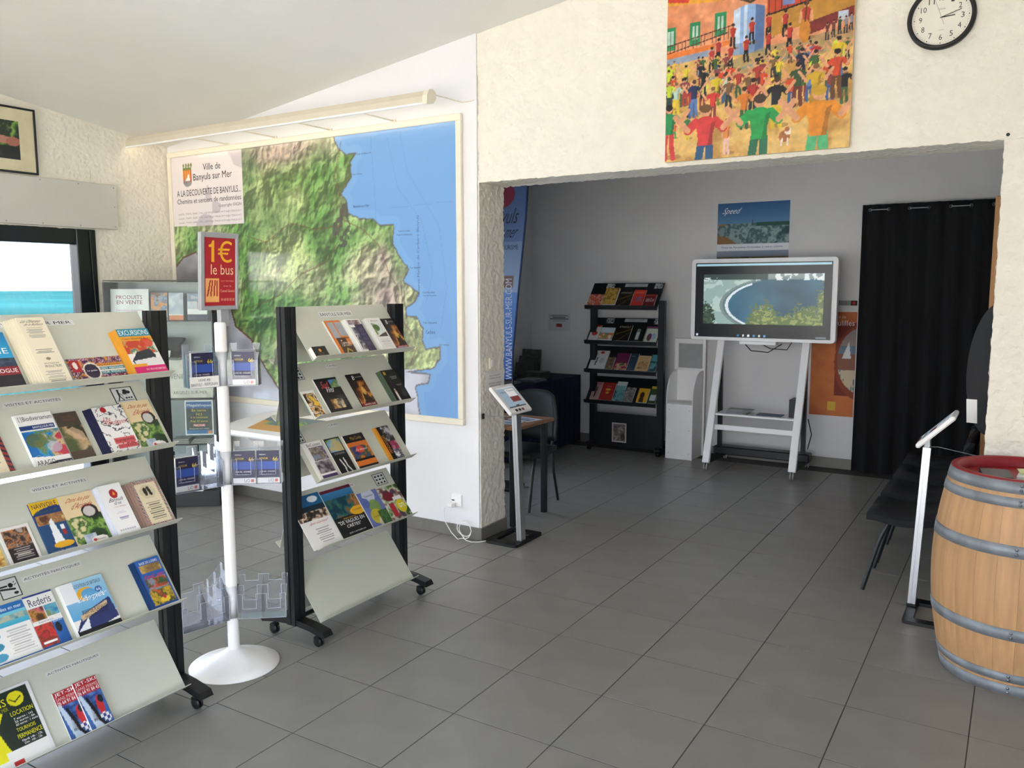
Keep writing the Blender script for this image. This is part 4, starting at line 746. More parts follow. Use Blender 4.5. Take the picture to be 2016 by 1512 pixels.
for x, z in ((-.01, .617), (.133, .626), (.276, .655)): cv.rect(x, z, x + .062, z + .125, '#1f8a58'); cv.rect(x + .014, z + .03, x + .048, z + .105, '#b9d0c2'); cv.line([(x + .031, z), (x + .031, z + .12)], .003, '#1f8a58')
cv.poly([(0, .57), (.37, .60), (.37, .625), (0, .60)], '#e07a34'); cv.line([(0, .60), (.37, .67)], .003, '#5a2a24'); cv.line([(0, .64), (.37, .70)], .003, '#5a2a24')
for i in range(17): cv.line([(i * .022, .6 + i * .002), (i * .022, .645 + i * .0035)], .0018, '#5a2a24')
cv.poly([(0, .53), (.28, .56), (.28, .59), (0, .57)], '#8a9ab0')
sx = np.clip((X - .381) / .16, 0, 1); band = (X > .381) & (X < .545) & (Y > .54) & (Y < .775 + .02 * np.sin(sx * 3.14))
cv.m(band, '#8fb0dc'); cv.m(band & (sx < .22), '#d4e0ee', .8); cv.m(band & (sx > .72), '#3f5a8a', .75); cv.m(band & (np.abs(sx - .4) < .06), '#e0e8f0', .7); cv.m(band & (Y < .6), '#5a6f94', .5)
cv.poly([(.2, .47), (.55, .56), (1, .60), (1, .5), (.55, .45), (.3, .42)], '#9a8a62', .7); cv.line([(.25, .43), (.5, .48), (.85, .5)], .006, '#7d8a8a', .8)
def man(x, y, h, shirt, legs, hair='#2a1e18', arms='up', skin='#d79a72', lw=1.0, bend=1):
    w = h * .15 * lw; a = w * .26
    cv.ell(x + h * .10, y + h * .02, h * .16, h * .05, '#8a6434', .55)
    if legs:
        cv.line([(x - w * .3, y + h * .47), (x - w * .5, y + h * .22), (x - w * .42, y)], w * .30, legs); cv.line([(x + w * .3, y + h * .47), (x + w * .35, y + h * .22), (x + w * .55, y)], w * .30, legs)
    if arms == 'up':
        for sgn in (-1, 1): cv.line([(x + sgn * w * .75, y + h * .76), (x + sgn * w * 1.35, y + h * .66)], a * 1.25, shirt); cv.line([(x + sgn * w * 1.35, y + h * .66), (x + sgn * w * 2.35, y + h * (.86 if bend else .78))], a * .8, skin)
    elif arms == 'play': cv.line([(x - w * .8, y + h * .74), (x - w * .7, y + h * .58), (x, y + h * .64)], a, skin); cv.line([(x + w * .8, y + h * .74), (x + w * .2, y + h * .66)], a, skin); cv.line([(x, y + h * .82), (x + w * .5, y + h * .60)], a * .5, '#c8a85a')
    else: cv.line([(x - w * .8, y + h * .76), (x - w * 1.1, y + h * .48)], a, skin); cv.line([(x + w * .8, y + h * .76), (x + w * 1.1, y + h * .48)], a, skin)
    cv.poly([(x - w * .55, y + h * .44), (x + w * .55, y + h * .44), (x + w * .6, y + h * .6), (x + w * .85, y + h * .78), (x + w * .3, y + h * .83), (x - w * .3, y + h * .83), (x - w * .85, y + h * .78), (x - w * .6, y + h * .6)], shirt)
    dkc = tuple(v * .72 for v in hx(shirt)); cv.poly([(x + w * .2, y + h * .44), (x + w * .55, y + h * .44), (x + w * .6, y + h * .6), (x + w * .8, y + h * .77), (x + w * .45, y + h * .74)], dkc, .8)
    cv.ell(x, y + h * .905, w * .42, h * .075, skin); cv.ell(x, y + h * .94, w * .44, h * .06, hair)
for x, y in ((.3, .51), (.378, .575), (.481, .59), (.57, .60), (.657, .60), (.263, .47), (.369, .47), (.454, .50), (.572, .51), (.682, .53)): man(x, y, .135, '#b3342c', '#1a1a1e', arms='play')
man(.762, .57, .19, '#c03a2e', '#22222a', arms='side'); cv.ell(.757, .61, .028, .06, '#c8822e'); cv.line([(.757, .66), (.765, .76)], .005, '#6a3a1c')
for x, y in ((.87, .55), (.9, .56), (.93, .57), (.96, .57), (.985, .58)): man(x, y, .085, ['#7a3a34', '#2a4a3a', '#8a8a92', '#3a3a5a', '#6a2a2a'][int(x * 200) % 5], '#2a2a30', arms='side')
MID = [(.817, .41, .14, '#b0302a', '#33363c'), (.749, .36, .17, '#1c2340', '#1c2340'), (.931, .37, .19, '#d8b82a', '#3a6aa0'), (.817, .34, .17, '#3f5f2c', '#4a3a2a'), (.63, .36, .14, '#e0c83a', '#3a5a34'), (.60, .40, .11, '#7a5a3a', '#333'), (.519, .34, .15, '#b03a30', '#5a2a2a'), (.417, .31, .16, '#a83a30', '#3f5f3c'), (.219, .34, .16, '#23262c', '#23262c'), (.293, .29, .17, '#d8c02a', '#6a7a2a'), (.113, .31, .15, '#8a3a42', '#b03a36'), (.166, .25, .19, '#22305a', '#5a7ab0'), (.06, .27, .17, '#b8d4c4', '#d8c02a'), (.02, .29, .16, '#c8d83a', '#2a4a34'), (.731, .24, .22, '#33502c', '#6a3024'), (.925, .26, .24, '#cf4a28', '#6a4226'), (.498, .2, .21, '#b0302c', '#23262a'), (.62, .28, .13, '#7a3a2c', None), (.822, .20, .24, '#caa22a', '#b88a1e'), (.276, .2, .19, '#cf3a34', '#8a3a34'), (.451, .15, .22, '#d87a2a', '#3f5f3a'), (.623, .14, .26, '#16181e', '#d8b82a')]
rp = random.Random(5); PALS = ['#b0302a', '#d8b82a', '#3f5f2c', '#22305a', '#c8d83a', '#cf4a28', '#16181e', '#8a3a42', '#b8d4c4', '#5a7ab0', '#e0c83a', '#7a5a3a']
ex = sorted([(rp.uniform(.01, .99), rp.uniform(.22, .47)) for _ in range(46)], key=lambda p: -p[1])
for x, y in ex: man(x, y, .10 + (.47 - y) * .32, rp.choice(PALS), rp.choice(['#2a2a30', '#3a5a8a', '#5a3a2a', '#3f5f3c', '#8a3a34']), hair=rp.choice(['#2a1e18', '#4a3220', '#1a1614', '#7a5a34']))
for x, y, h, s_, l_ in MID: man(x, y, h, s_, l_, hair=['#2a1e18', '#4a3220', '#1a1614', '#7a5a34'][int(x * 997) % 4], lw=1.0)
man(.357, .02, .19, '#e08a3a', '#e8b8b0', arms='side', lw=.8); man(.13, .12, .13, '#2a7a4a', '#d8c02a', lw=.8); man(.055, .13, .09, '#d8602a', '#2a8a4a', arms='side')
man(.02, .02, .30, '#1f8a4e', '#c83a3a', hair='#16120f', lw=1.1); man(.235, -.10, .40, '#cf3a3a', '#26527a', hair='#6a4a2a', lw=1.25); man(.536, -.10, .42, '#1f9a4c', '#1f6a4e', hair='#3a2a20', lw=1.2); man(.843, -.13, .46, '#dd8a22', '#4fae74', hair='#c49a2a', lw=1.2)
cv.ell(.672, .085, .03, .03, '#a8653a'); cv.ell(.69, .11, .017, .02, '#e8dccb'); cv.line([(.66, .07), (.655, .04)], .005, '#e8dccb'); cv.line([(.69, .07), (.69, .04)], .005, '#e8dccb'); cv.ell(.685, .12, .012, .012, '#a8653a')
cv.A = np.clip(cv.A * (.9 + .2 * fbm(X, Y, 40, 88, 2)[..., None]), 0, 1)
o = cv_obj('painted_face', cv, pt, 0.001, m=print_mat('oil_paint', .4)); o.matrix_local = Matrix.Translation(-Vector(c)) @ P0
# ================================================================ CLOCK
c = (2.367, 1.985, 3.0); ck = thing('wall_clock', 'round white wall clock with a black rim', 'clock', c)
MC = frame(c, (1, 0, 0), (0, 0, 1)); R_ = .148
MB().lathe([(R_ - .004, -.0), (R_, .004), (R_, .022), (R_ - .006, .032), (R_ - .014, .034), (R_ - .02, .028), (R_ - .0205, .012)], n=64, M=MC).build('rim', BLACKP, ck, c)
MB().lathe([(.0005, .012), (R_ - .019, .012)], n=64, M=MC).build('dial', mat('clock_dial', '#ece8da', .4, 0, .02), ck, c)
T = []
for k in range(1, 13):
    a = math.radians(90 - 30 * k); x, y = .5 + .36 * math.cos(a), .5 + .36 * math.sin(a); wd = .028 if k < 10 else .05
    T.append((str(k), x - wd, y - .05, x + wd, y + .05, '#3a3634'))
T += [('Quartz', .44, .64, .56, .68, '#888'), ('made', .45, .27, .55, .285, '#999')]
o = text_obj('numerals', T, ck, .25, .25, .0125, -.125, -.125); o.matrix_local = Matrix.Translation(-Vector(c)) @ MC
mk = MB()
for k in range(60):
    a = math.radians(6 * k); r0 = .117; s_ = .0026 if k % 5 == 0 else .0011
    mk.lathe([(.0002, .0124), (s_, .0124), (s_, .0128), (.0002, .0128)], r0 * math.cos(a), r0 * math.sin(a), 8, MC)
mk.build('minute_marks', BLACKP, ck, c)
def hand(name, ang, l0, l1, w, z, m):
    a = math.radians(90 - ang); M = MC @ Matrix.Rotation(a, 4, 'Z'); MB().box(-l0, l1, -w, w, z, z + .001, M).build(name, m, ck, c)
hand('hour_hand', 87, .005, .058, .0022, .016, BLACKM); hand('minute_hand', 73, .005, .088, .0016, .018, BLACKM); hand('second_hand', 340, .036, .09, .0007, .02, STEEL)
# ================================================================ TABLET KIOSKS
KTXT = [('Bienvenue', .08, .78, .6, .88, '#345'), ('Office de Tourisme', .08, .68, .7, .74, '#567')]
def kiosk(label):
    r = thing('tablet_kiosk', label, 'tablet stand', (0, 0, 0), 0, 'tablet kiosks')
    def rr(x0, x1, y0, y1, rad, n=5):
        o = []
        for cx, cy, a0 in ((x1 - rad, y1 - rad, 0), (x0 + rad, y1 - rad, 90), (x0 + rad, y0 + rad, 180), (x1 - rad, y0 + rad, 270)):
            for k in range(n): a = math.radians(a0 + 90 * k / (n - 1)); o.append((cx + rad * math.cos(a), cy + rad * math.sin(a)))
        return o
    A = rr(-.125, .125, -.183, .183, .025); B = rr(-.075, .075, -.115, .125, .008); n = len(A); mb = MB(); zt = .018
    vs = [(x, y, 0) for x, y in A] + [(x, y, zt) for x, y in A] + [(x, y, zt) for x, y in B] + [(x, y, 0) for x, y in B]; fs = []
    for i in range(n):
        j = (i + 1) % n
        for k in range(4): a, b = k * n, ((k + 1) % 4) * n; fs.append((a + i, a + j, b + j, b + i))
    mb.add(vs, fs); mb.build('base', BLACKP, r)
    p0, p1 = Vector((.105, -.0775, .016)), Vector((.072, -.085, .885)); ax = (p1 - p0).normalized(); xx = Vector((1, 0, 0)); xx = (xx - ax * xx.dot(ax)).normalized(); yy = ax.cross(xx)
    L_ = (p1 - p0).length; M = Matrix((xx, yy, ax)).transposed().to_4x4(); M.translation = p0
    MB().prism([(-.019, -.028), (-.004, -.028), (-.004, -.024), (.004, -.024), (.004, -.028), (.019, -.028), (.019, .028), (.004, .028), (.004, .024), (-.004, .024), (-.004, .028), (-.019, .028)], 0, L_, 'z', M).build('pole', ALU, r)
    MB().box(-.024, .024, -.034, .034, 0, .014, M, .003).build('pole_foot', BLACKP, r)
    upv = Vector((-.17, 0, .172)).normalized(); org = Vector((.118, -.225, .905)); MT = frame(org, (0, 1, 0), upv); w, h = .275, .24
    MB().box(p1.x - .016, p1.x + .016, p1.y - .02, p1.y + .02, .87, .955, None, .004).build('neck', STEEL, r)
    t = MB().box(0, w, 0, h, -.018, .006, MT, .008).build('tablet', WHITE, r)
    cv = Cv(w - .07, h - .07, .004, '#9fb4c4'); cv.rect(.45, .25, .95, .9, '#e6e6ea').rect(.45, .25, .95, .5, '#7a3a3a').rect(.0, .93, 1, 1, '#d8dde2').rect(.0, 0, 1, .06, '#4a5a6a')
    o = cv_obj('screen', cv, t, .0068, m=print_mat('tablet_screen', .2, 0, .35)); o.matrix_local = MT @ Matrix.Translation((.035, .045, 0))
    o = text_obj('lettering', [('Office', .08, .72, .4, .8, '#346'), ('Tourisme', .5, .76, .92, .84, '#345')], t, w - .07, h - .07, .0074, m=print_mat('tablet_screen', .2, 0, .35)); o.matrix_local = MT @ Matrix.Translation((.035, .045, 0))
    for k, q in enumerate(('#3a2a2a', '#2a2a3a', '#8a2a2a')): MB().box(.075 + k * .04, .1 + k * .04, .012, .03, .006, .0075, MT).build('button', mat('key_' + q, q, .4), t)
    return r
kl = kiosk('silver tablet kiosk with a white screen head at the left edge of the opening'); kl.location = (-.125, 2.1275, 0)
kr = copy_tree(kl); kr.location = (2.465, 2.1225, 0); kr.rotation_euler = (0, 0, math.pi); kr['label'] = 'silver tablet kiosk turned away, standing beside the wine barrel'
MB().tube([(.06, -.09, .875), (-.05, -.11, .868), (-.165, -.12, .862)], .0018, 6).build('security_cable', STEEL, kl)
MB().tube([(.07, -.1, .885), (.02, -.1, .888), (-.17, -.02, .872)], .0022, 6).build('security_cable', STEEL, kr)
# lock, switch and notice on the jamb
o = tag(MB().box(-.302, -.29, 1.995, 2.02, .84, .878, b=.003).build('cable_lock', BLACKP), 'small black cable lock on the stucco edge of the opening', 'lock')
s = thing('light_switch', 'small cream light switch above the notice on the stucco edge', 'switch', (-.295, 2.12, 1.2)); MB().box(-.304, -.290, 2.09, 2.15, 1.175, 1.25, b=.003).build('switch_plate', CREAM, s, (-.295, 2.12, 1.2)); MB().box(-.291, -.286, 2.105, 2.135, 1.19, 1.235, b=.002).build('rocker', WHITE, s, (-.295, 2.12, 1.2))
sheet('notice', 'white printed notice taped to the stucco edge below the switch', 'notice', frame((-.292, 2.035, 1.035), (0, 1, 0), (0, 0, 1)), .235, .12, .0008, None, [('Merci de ne pas fumer', .2, .72, .8, .8, '#444'), ("à l'intérieur du local", .2, .58, .8, .66, '#444'), ('OFFICE DE TOURISME', .15, .28, .85, .36, '#444'), ('BANYULS-SUR-MER', .2, .14, .8, .22, '#444')])
# outlet with charger, coiled white cable
s = thing('wall_socket', 'white wall socket low on the smooth wall by the opening', 'socket', (-.49, 1.975, .22)); MB().box(-.54, -.455, 1.966, 1.979, .215, .30, b=.004).build('socket_plate', WHITE, s, (-.49, 1.975, .22)); MB().box(-.535, -.512, 1.9645, 1.967, .252, .26).build('socket_hole', BLACKP, s, (-.49, 1.975, .22))
s = thing('phone_charger', 'white charger with a coiled cable plugged into the low socket', 'charger', (-.5, 1.95, 0)); MB().box(-.548, -.50, 1.92, 1.967, .212, .245, b=.006).build('plug', WHITE, s, (-.5, 1.95, 0))
pts = [(-.55, 1.93, .228), (-.575, 1.925, .20), (-.57, 1.92, .12), (-.5, 1.91, .04), (-.44, 1.9, .006)]
for k in range(26): a = -1.9 + k * .5; pts.append((-.40 + .055 * math.cos(a), 1.925 + .012 * math.sin(a * .5), .062 + .052 * math.sin(a) + .001 * k))
pts += [(-.38, 1.91, .006), (-.33, 1.90, .004), (-.28, 1.93, .004), (-.24, 1.975, .01)]
MB().tube(pts, .003, 6).build('cable', WHITE, s, (-.5, 1.95, 0))
# ================================================================ GLASS CABINET IN THE CORNER
RZ = math.atan2(.616, .788); FRc = Vector((-2.577, 1.643, 0)); cabc = FRc - Vector((.788, .616, 0)) * .4; CM = Matrix.Translation(cabc) @ Matrix.Rotation(RZ, 4, 'Z')
gc = thing('glass_cabinet', 'glass display cabinet on a black base in the corner by the window', 'display cabinet', cabc, RZ)
MB().box(-.4, .4, 0, .32, 0, .13, b=.003).build('base', BLACKM, gc)
MB().box(-.4, .4, 0, .32, 1.781, 1.789, b=.001).build('top_edge', BLACKM, gc)
for x in (-.397, .397):
    for y in (.003, .317): MB().box(x - .004, x + .004, y - .003, y + .003, .13, 1.775).build('corner_post', BLACKM, gc)
MB().box(-.396, .396, 0, .004, .13, 1.775).build('front_glass', CABGL, gc)
for x in (-.398, .394): MB().box(x, x + .004, .006, .314, .13, 1.775).build('side_glass', CABGL, gc)
MB().box(-.394, .394, .31, .318, .13, 1.775).build('back_panel', mat('cabinet_back', '#aeb4b2', .5), gc)
SZ = (1.475, 1.19, .86, .50)
for z in SZ: MB().box(-.39, .39, .012, .305, z - .006, z).build('glass_shelf', CABGL, gc); 
for z in SZ: MB().box(-.39, .39, .0105, .0118, z - .006, z).build('shelf_edge', mat('shelf_edge', '#2a3230', .4), gc)
def incab(x, y, z, tilt=0.0): return CM @ Matrix.Translation((x, y, z)) @ Matrix.Rotation(H - tilt, 4, 'X')
def cabsheet(name, label, cat, x, y, z, w, h, draw, texts=(), bg='#f0eeec', t=.006, tilt=.08):
    cv = Cv(w, h, .006, bg)
    if draw: draw(cv)
    return sheet(name, label, cat, incab(x, y, z, tilt), w, h, t, cv, texts, 'goods in the glass cabinet')
cabsheet('shop_sign', 'white sign reading Produits en vente inside the glass cabinet', 'sign', -.385, .10, 1.477, .285, .245, None, [('PRODUITS', .15, .68, .83, .8, '#8a2440'), ('EN VENTE', .16, .52, .83, .64, '#8a2440'), ('à la boutique du tourisme', .15, .3, .85, .35, '#b08')], t=.003)
cabsheet('book', 'book with an orange and blue mosaic cover in the glass cabinet', 'book', -.09, .12, 1.477, .125, .215, lambda c: c.photo(0, 0, 1, 1, ['#c87a3a', '#e0a05a', '#4a6a9a', '#b0b8c0', '#7a4a34'], 81, 4, 3.5))
cabsheet('book', 'pale grey book with an orange foot in the glass cabinet', 'book', .045, .12, 1.477, .11, .215, lambda c: c.photo(0, .2, 1, 1, ['#c8ccd4', '#a8b0bc', '#dde0e4'], 82, 3, 2).rect(0, 0, 1, .18, '#d87a42'))
cabsheet('book', 'book with a dark coast photograph and white band in the glass cabinet', 'book', .19, .10, 1.477, .15, .21, lambda c: c.rect(0, .7, 1, 1, '#8a94a4').photo(0, .4, 1, .7, ['#3a4a5a', '#b85a4a', '#c8d0d8'], 83, 4).rect(0, 0, 1, .2, '#23304a'), [('Occitanie', .2, .8, .9, .92, '#f4f0e8')])
bg_ = thing('handbag', 'small black bag with a pale round badge in the glass cabinet', 'bag', (0, 0, 0)); bg_.matrix_world = CM @ Matrix.Translation((.02, .16, 1.19))
pr_ = [(-.11, 0), (.09, 0), (.10, .02), (.085, .09), (.12, .135), (.11, .145), (-.12, .15), (-.13, .135), (-.10, .09), (-.12, .02)]
MB().prism(pr_, -.05, .05, 'y', smooth=True).build('bag_body', mat('black_fabric', '#0d0e11', .9, 0, .2, 40), bg_)
MB().lathe([(.0005, .004), (.018, .004), (.022, 0)], n=20, M=Matrix.Translation((-.02, -.05, .085)) @ Matrix.Rotation(H, 4, 'X')).build('badge', mat('pale_badge', '#d8d8c0', .5), bg_)
cabsheet('price_card', 'folded white price card before the black bag in the glass cabinet', 'card', -.09, .03, 1.192, .15, .06, lambda c: c.lines(.1, .15, .9, .8, 3, '#99a', .5), t=.001, tilt=.6)
cabsheet('tote_bag', 'pale beige cloth bag lettered sur-mer in the glass cabinet', 'bag', -.06, .10, .862, .42, .30, lambda c: c.photo(0, 0, 1, 1, ['#b5b0a4', '#c8c4b8', '#a8a498'], 84, 3, 2), [('SOUVENIR', .05, .5, .5, .64, '#55524c'), ('ARGELÈS-SUR-MER', .28, .1, .9, .2, '#44423e'), ('o', .55, .26, .62, .34, '#3a3834')], t=.02)
cabsheet('event_poster', 'blue bordered Mégalithiques poster in the glass cabinet', 'poster', .155, .02, .575, .215, .275, lambda c: (c.rect(.03, .03, .97, .97, '#26303a'), c.rect(.03, .78, .97, .97, '#2f5a8c'), c.photo(.03, .15, .97, .78, ['#232a28', '#3a4434', '#20262c'], 85, 4), c.rect(.28, .24, .72, .32, '#c8502a'), c.rect(.03, .03, .97, .14, '#2f6a9c'), c.rect(.78, .04, .92, .13, '#d88a3a')), [('Mégalithiques', .08, .8, .94, .9, '#dfe6f0'), ('En vente', .25, .68, .75, .75, '#e0c83a'), ('ici', .4, .57, .6, .64, '#e0c83a'), ('à la boutique', .2, .47, .8, .54, '#e0c83a'), ('Prix 12 euros', .2, .37, .8, .43, '#e0c83a'), ('PARCOURS', .3, .25, .7, .31, '#fff'), ('Banyuls-sur-Mer', .15, .16, .85, .2, '#ddd')], t=.002, tilt=.02)
cabsheet('booklet', 'narrow booklet with pink and blue stripes in the glass cabinet', 'booklet', -.075, .1, .502, .065, .26, lambda c: [c.rect(0, i * .1, 1, i * .1 + .06, ['#4a6ab0', '#d05a8a', '#7ab0d8', '#b0c4e0'][i % 4]) for i in range(10)])
for k, (x, w, lb) in enumerate(((.01, .16, 'loose white newspaper on the left of the cabinet shelf'), (.18, .2, 'folded grey newspaper on the right of the cabinet shelf'))):
    mb = MB(); 
    for i in range(4): mb.box(x + i * .006, x + w - i * .004, .05 + i * .008, .24 - i * .006, .501 + i * .009, .507 + i * .009)
    o = mb.build('newspaper', mat('newsprint', '#b9b9b2', .8, 0, .12, 30)); o.matrix_world = CM; tag(o, lb, 'newspaper', 'goods in the glass cabinet')
def bottle(x, y, z, h, r, m, label):
    b = thing('bottle', label, 'bottle', (0, 0, 0), 0, 'goods in the glass cabinet'); b.matrix_world = CM @ Matrix.Translation((x, y, z))
    MB().lathe([(.001, 0), (r, 0), (r, h * .6), (r * .9, h * .68), (r * .36, h * .8), (r * .36, h * .9)], n=20).build('glass_body', m, b)
    MB().lathe([(r * .4, h * .88), (r * .42, h), (.001, h)], n=16).build('cap', BLACKP, b); MB().lathe([(r * 1.01, h * .2), (r * 1.01, h * .5)], n=20).build('bottle_label', mat('bottle_label', '#b39a5a', .6), b)
AMB = mat('amber_bottle', '#8a6a1e', .15, 0, .1); DKB = mat('dark_bottle', '#2a2c20', .15)
bottle(.03, .1, .131, .30, .028, AMB, 'amber bottle on the left of the cabinet base'); bottle(.2, .16, .131, .34, .030, DKB, 'dark wine bottle in the middle of the cabinet base'); bottle(.3, .08, .131, .22, .03, AMB, 'short amber bottle on the right of the cabinet base')
cabsheet('box_pack', 'small white carton lying on the cabinet base', 'box', .14, .02, .132, .14, .05, None, t=.05, tilt=0)
# ================================================================ ORIENTATION DESK BELOW THE MAP
c = (-1.9, 1.8, .6); od = thing('orientation_desk', 'white sloping wall desk with a coloured panorama panel below the map', 'desk', c)
dirs = frame((-2.46, 1.55, .655), (1, 0, 0), (0, .38, .09)); w, d_ = 1.12, .40
pts = [(.10, 0), (.0, .02), (.03, .16), (.10, .32), (.20, d_), (w, d_), (w, .0)]
MB().prism(pts, -.05, 0, 'z', dirs).build('desk_top', WHITE, od, c)
lip = MB().tube([dirs @ Vector((.06, .0, -.02)), dirs @ Vector((w, -.004, -.02))], .024, 12).build('front_edge', WHITE, od, c)
pw, pd = w - .38, d_ - .12; cv = Cv(pw, pd, .008, '#d9a85c'); cv.poly([(0, .65), (.3, .45), (.7, .35), (1, .4), (1, 1), (0, 1)], '#6f7d86'); cv.photo(.1, .35, .95, .75, ['#6f7d86', '#5a9a7a', '#a8c43a', '#6f7d86'], 91, 6, 4); cv.ell(.3, .6, .07, .13, '#9ab82a').ell(.55, .5, .06, .13, '#9ab82a').line([(.62, .5), (.68, .3), (.66, .2)], .02, '#c8503a')
o = cv_obj('panorama_print', cv, od, 0.001); o.matrix_local = Matrix.Translation(-Vector(c)) @ dirs @ Matrix.Translation((.27, .06, 0))
for x in (-2.2, -1.5): MB().prism([(1.6, .60), (1.977, .62), (1.977, .35), (1.93, .35)], x - .012, x + .012, 'x').build('bracket', WHITE, od, c)
s = thing('wall_socket', 'white wall socket behind the orientation desk under the map', 'socket', (-2.0, 1.975, .73)); MB().box(-2.05, -1.97, 1.966, 1.979, .745, .783 + .0, b=.003).build('socket_plate', WHITE, s, (-2.0, 1.975, .73)); MB().box(-2.02, -2.0, 1.9645, 1.967, .757, .768).build('socket_hole', BLACKP, s, (-2.0, 1.975, .73))
# ================================================================ REAR ROOM: TV ON TROLLEY
c = (.7, 5.2, 0); tv = thing('interactive_display', 'large white framed screen on a white wheeled trolley showing a beach cove', 'television', c)
def rrect(x0, x1, z0, z1, r, n=6):
    o = []
    for cx, cz, a0 in ((x1 - r, z1 - r, 0), (x0 + r, z1 - r, 90), (x0 + r, z0 + r, 180), (x1 - r, z0 + r, 270)):
        for k in range(n): a = math.radians(a0 + 90 * k / (n - 1)); o.append((cx + r * math.cos(a), cz + r * math.sin(a)))
    return o
MB().prism(rrect(.037, 1.372, 1.222, 1.99, .035), 5.15, 5.23, 'y').build('bezel', WHITE, tv, c)
sw, shh = 1.25, .70; MB().box(.078, 1.328, 5.1465, 5.151, 1.252, 1.952).build('screen_glass', mat('screen_black', '#06070a', .12, 0, .1), tv, c)
cv = Cv(sw, shh, .0065, '#08090c'); cv.rect(0.01, .955, .99, .985, '#9fc4d0')
def img(cv):
    x0, y0, x1, y1 = .066, .184, .944, .843; X, Y = (cv.X - x0) / (x1 - x0), (cv.Y - y0) / (y1 - y0); ins = (X >= 0) & (X <= 1) & (Y >= 0) & (Y <= 1)
    wat = np.array(hx('#35647a')) * (.55 + .6 * fbm(X * 2, Y, 2, 500, 3))[..., None]; cv.A = np.where(ins[..., None], wat, cv.A)
    e = ((X - .72) / .55) ** 2 + ((Y - .38) / .56) ** 2; sand = ins & ((e > 1) & (X < .72)); cv.m(sand, '#8ea7a1'); cv.m(sand & (fbm(X * 3, Y * 2, 3, 510, 3) > .55), '#b9cbc2', .7)
    cv.m(ins & (np.abs(e - 1) < .10) & (X < .5), '#6a7a78', .8); cv.m(ins & (np.abs(e - .88) < .045) & (X < .42), '#e4eef0', .9); cv.m(ins & (e > 1) & (X >= .45) & (Y > .85), '#b5c4c6')
    cv.m(ins & (Y > .9) & (X > .55), '#7a8684', .9); cv.m(ins & (Y > .88) & (fbm(X * 5, Y * 2, 6, 520, 3) > .52) & (X > .6), '#dfe6e4', .9); cv.m(ins & (Y > .9) & (X < .55), '#2a3a34', .9); cv.m(ins & (Y > .86) & (Y < .93) & (X < .12) & (fbm(X * 5, Y * 5, 8, 521, 2) > .5), '#c8d0d4')
    nz = fbm(X * 4, Y * 2.4, 11, 530, 5)
    for cx, rx, ry in ((.52, .13, .42), (.88, .16, .38), (1.0, .06, .75), (.72, .12, .2), (.03, .07, .4), (.75, .3, .12)):
        bm = ins & (((X - cx) / rx) ** 2 + (Y / ry) ** 2 + (nz - .5) * 2.4 < 1); cv.m(bm, '#5a6a3a' if cx > .1 else '#2f3f30', .95); cv.m(bm & (nz > .55), '#9aa05a' if cx > .1 else '#4a5a44', .8)
img(cv); cv.rect(.0, .0, 1, .055, '#0c0e12')
for i, q in enumerate(('#3a6a9a', '#e0e0e0', '#e8e8e8', '#4a8ac0', '#f0f0f0', '#5a9ad0')): cv.rect(.33 + i * .04, .018, .345 + i * .04, .038, q)
cv.rect(.015, .015, .028, .04, '#d0dce8'); cv.rect(.9, .015, .97, .035, '#6a7684')
o = cv_obj('screen_image', cv, tv, 0, m=SCREEN); o.matrix_local = Matrix.Translation(-Vector(c)) @ frame((.078, 5.1458, 1.252), (1, 0, 0), (0, 0, 1))
MB().box(.52, .86, 5.13, 5.2, 1.19, 1.222, b=.004).build('pen_tray', WHITE, tv, c)
for x in (.302, 1.098):
    a, b = Vector((x, 4.905, .07)), Vector((x, 5.30, 1.24)); ax = (b - a).normalized(); M = frame(a, (1, 0, 0), ax.cross(Vector((1, 0, 0)))); 
    M = Matrix((Vector((1, 0, 0)), ax.cross(Vector((1, 0, 0))), ax)).transposed().to_4x4(); M.translation = a
    MB().box(-.034, .034, -.02, .02, 0, (b - a).length, M, .005).build('leg', WHITE, tv, c)
    MB().prism([(4.93, .10), (4.97, .16), (5.2, .1), (5.5, .09), (5.56, .075), (5.56, .05), (4.93, .06)], x - .02, x + .02, 'x').build('floor_rail', BLACKM, tv, c)
    MB().prism([(5.30, .09), (5.34, .09), (5.30, 1.2), (5.27, 1.15)], x - .02, x + .02, 'x').build('rear_strut', BLACKM, tv, c)
    for y in (4.91, 5.52):
        w_ = MB()
        for dx in (-.016, .006): w_.lathe([(.001, 0), (.028, 0), (.035, .003), (.035, .008), (.001, .010)], n=20, M=Matrix.Translation((x + dx, y, .0355)) @ Matrix.Rotation(H, 4, 'Y'))
        w_.build('caster_wheel', mat('pale_wheel', '#b8b8b4', .4), tv, c)
        MB().prism([(y - .03, .035), (y - .02, .075), (y + .03, .075), (y + .01, .03)], x - .005, x + .005, 'x').build('caster_fork', BLACKP, tv, c)
MB().box(.33, 1.07, 5.05, 5.34, .512, .53, b=.003).build('shelf', WHITE, tv, c); MB().box(.33, 1.07, 5.035, 5.06, .375, .425, b=.004).build('cross_bar', WHITE, tv, c)
MB().box(.25, 1.16, 5.28, 5.42, .09, .17, b=.01).build('cable_duct', BLACKM, tv, c)
MB().box(.33, 1.07, 5.26, 5.3, 1.3, 1.45).build('mount_bar', BLACKM, tv, c)
for q in ([(.55, 5.19, 1.2), (.62, 5.18, 1.13), (.78, 5.18, 1.12), (.9, 5.19, 1.2)], [(.7, 5.19, 1.2), (.8, 5.18, 1.155), (.95, 5.18, 1.15), (.99, 5.19, 1.22)], [(1.13, 5.33, .5), (1.16, 5.36, .35), (1.12, 5.4, .2)]): MB().tube(q, .005, 6).build('cable', BLACKP, tv, c)
mb = MB()
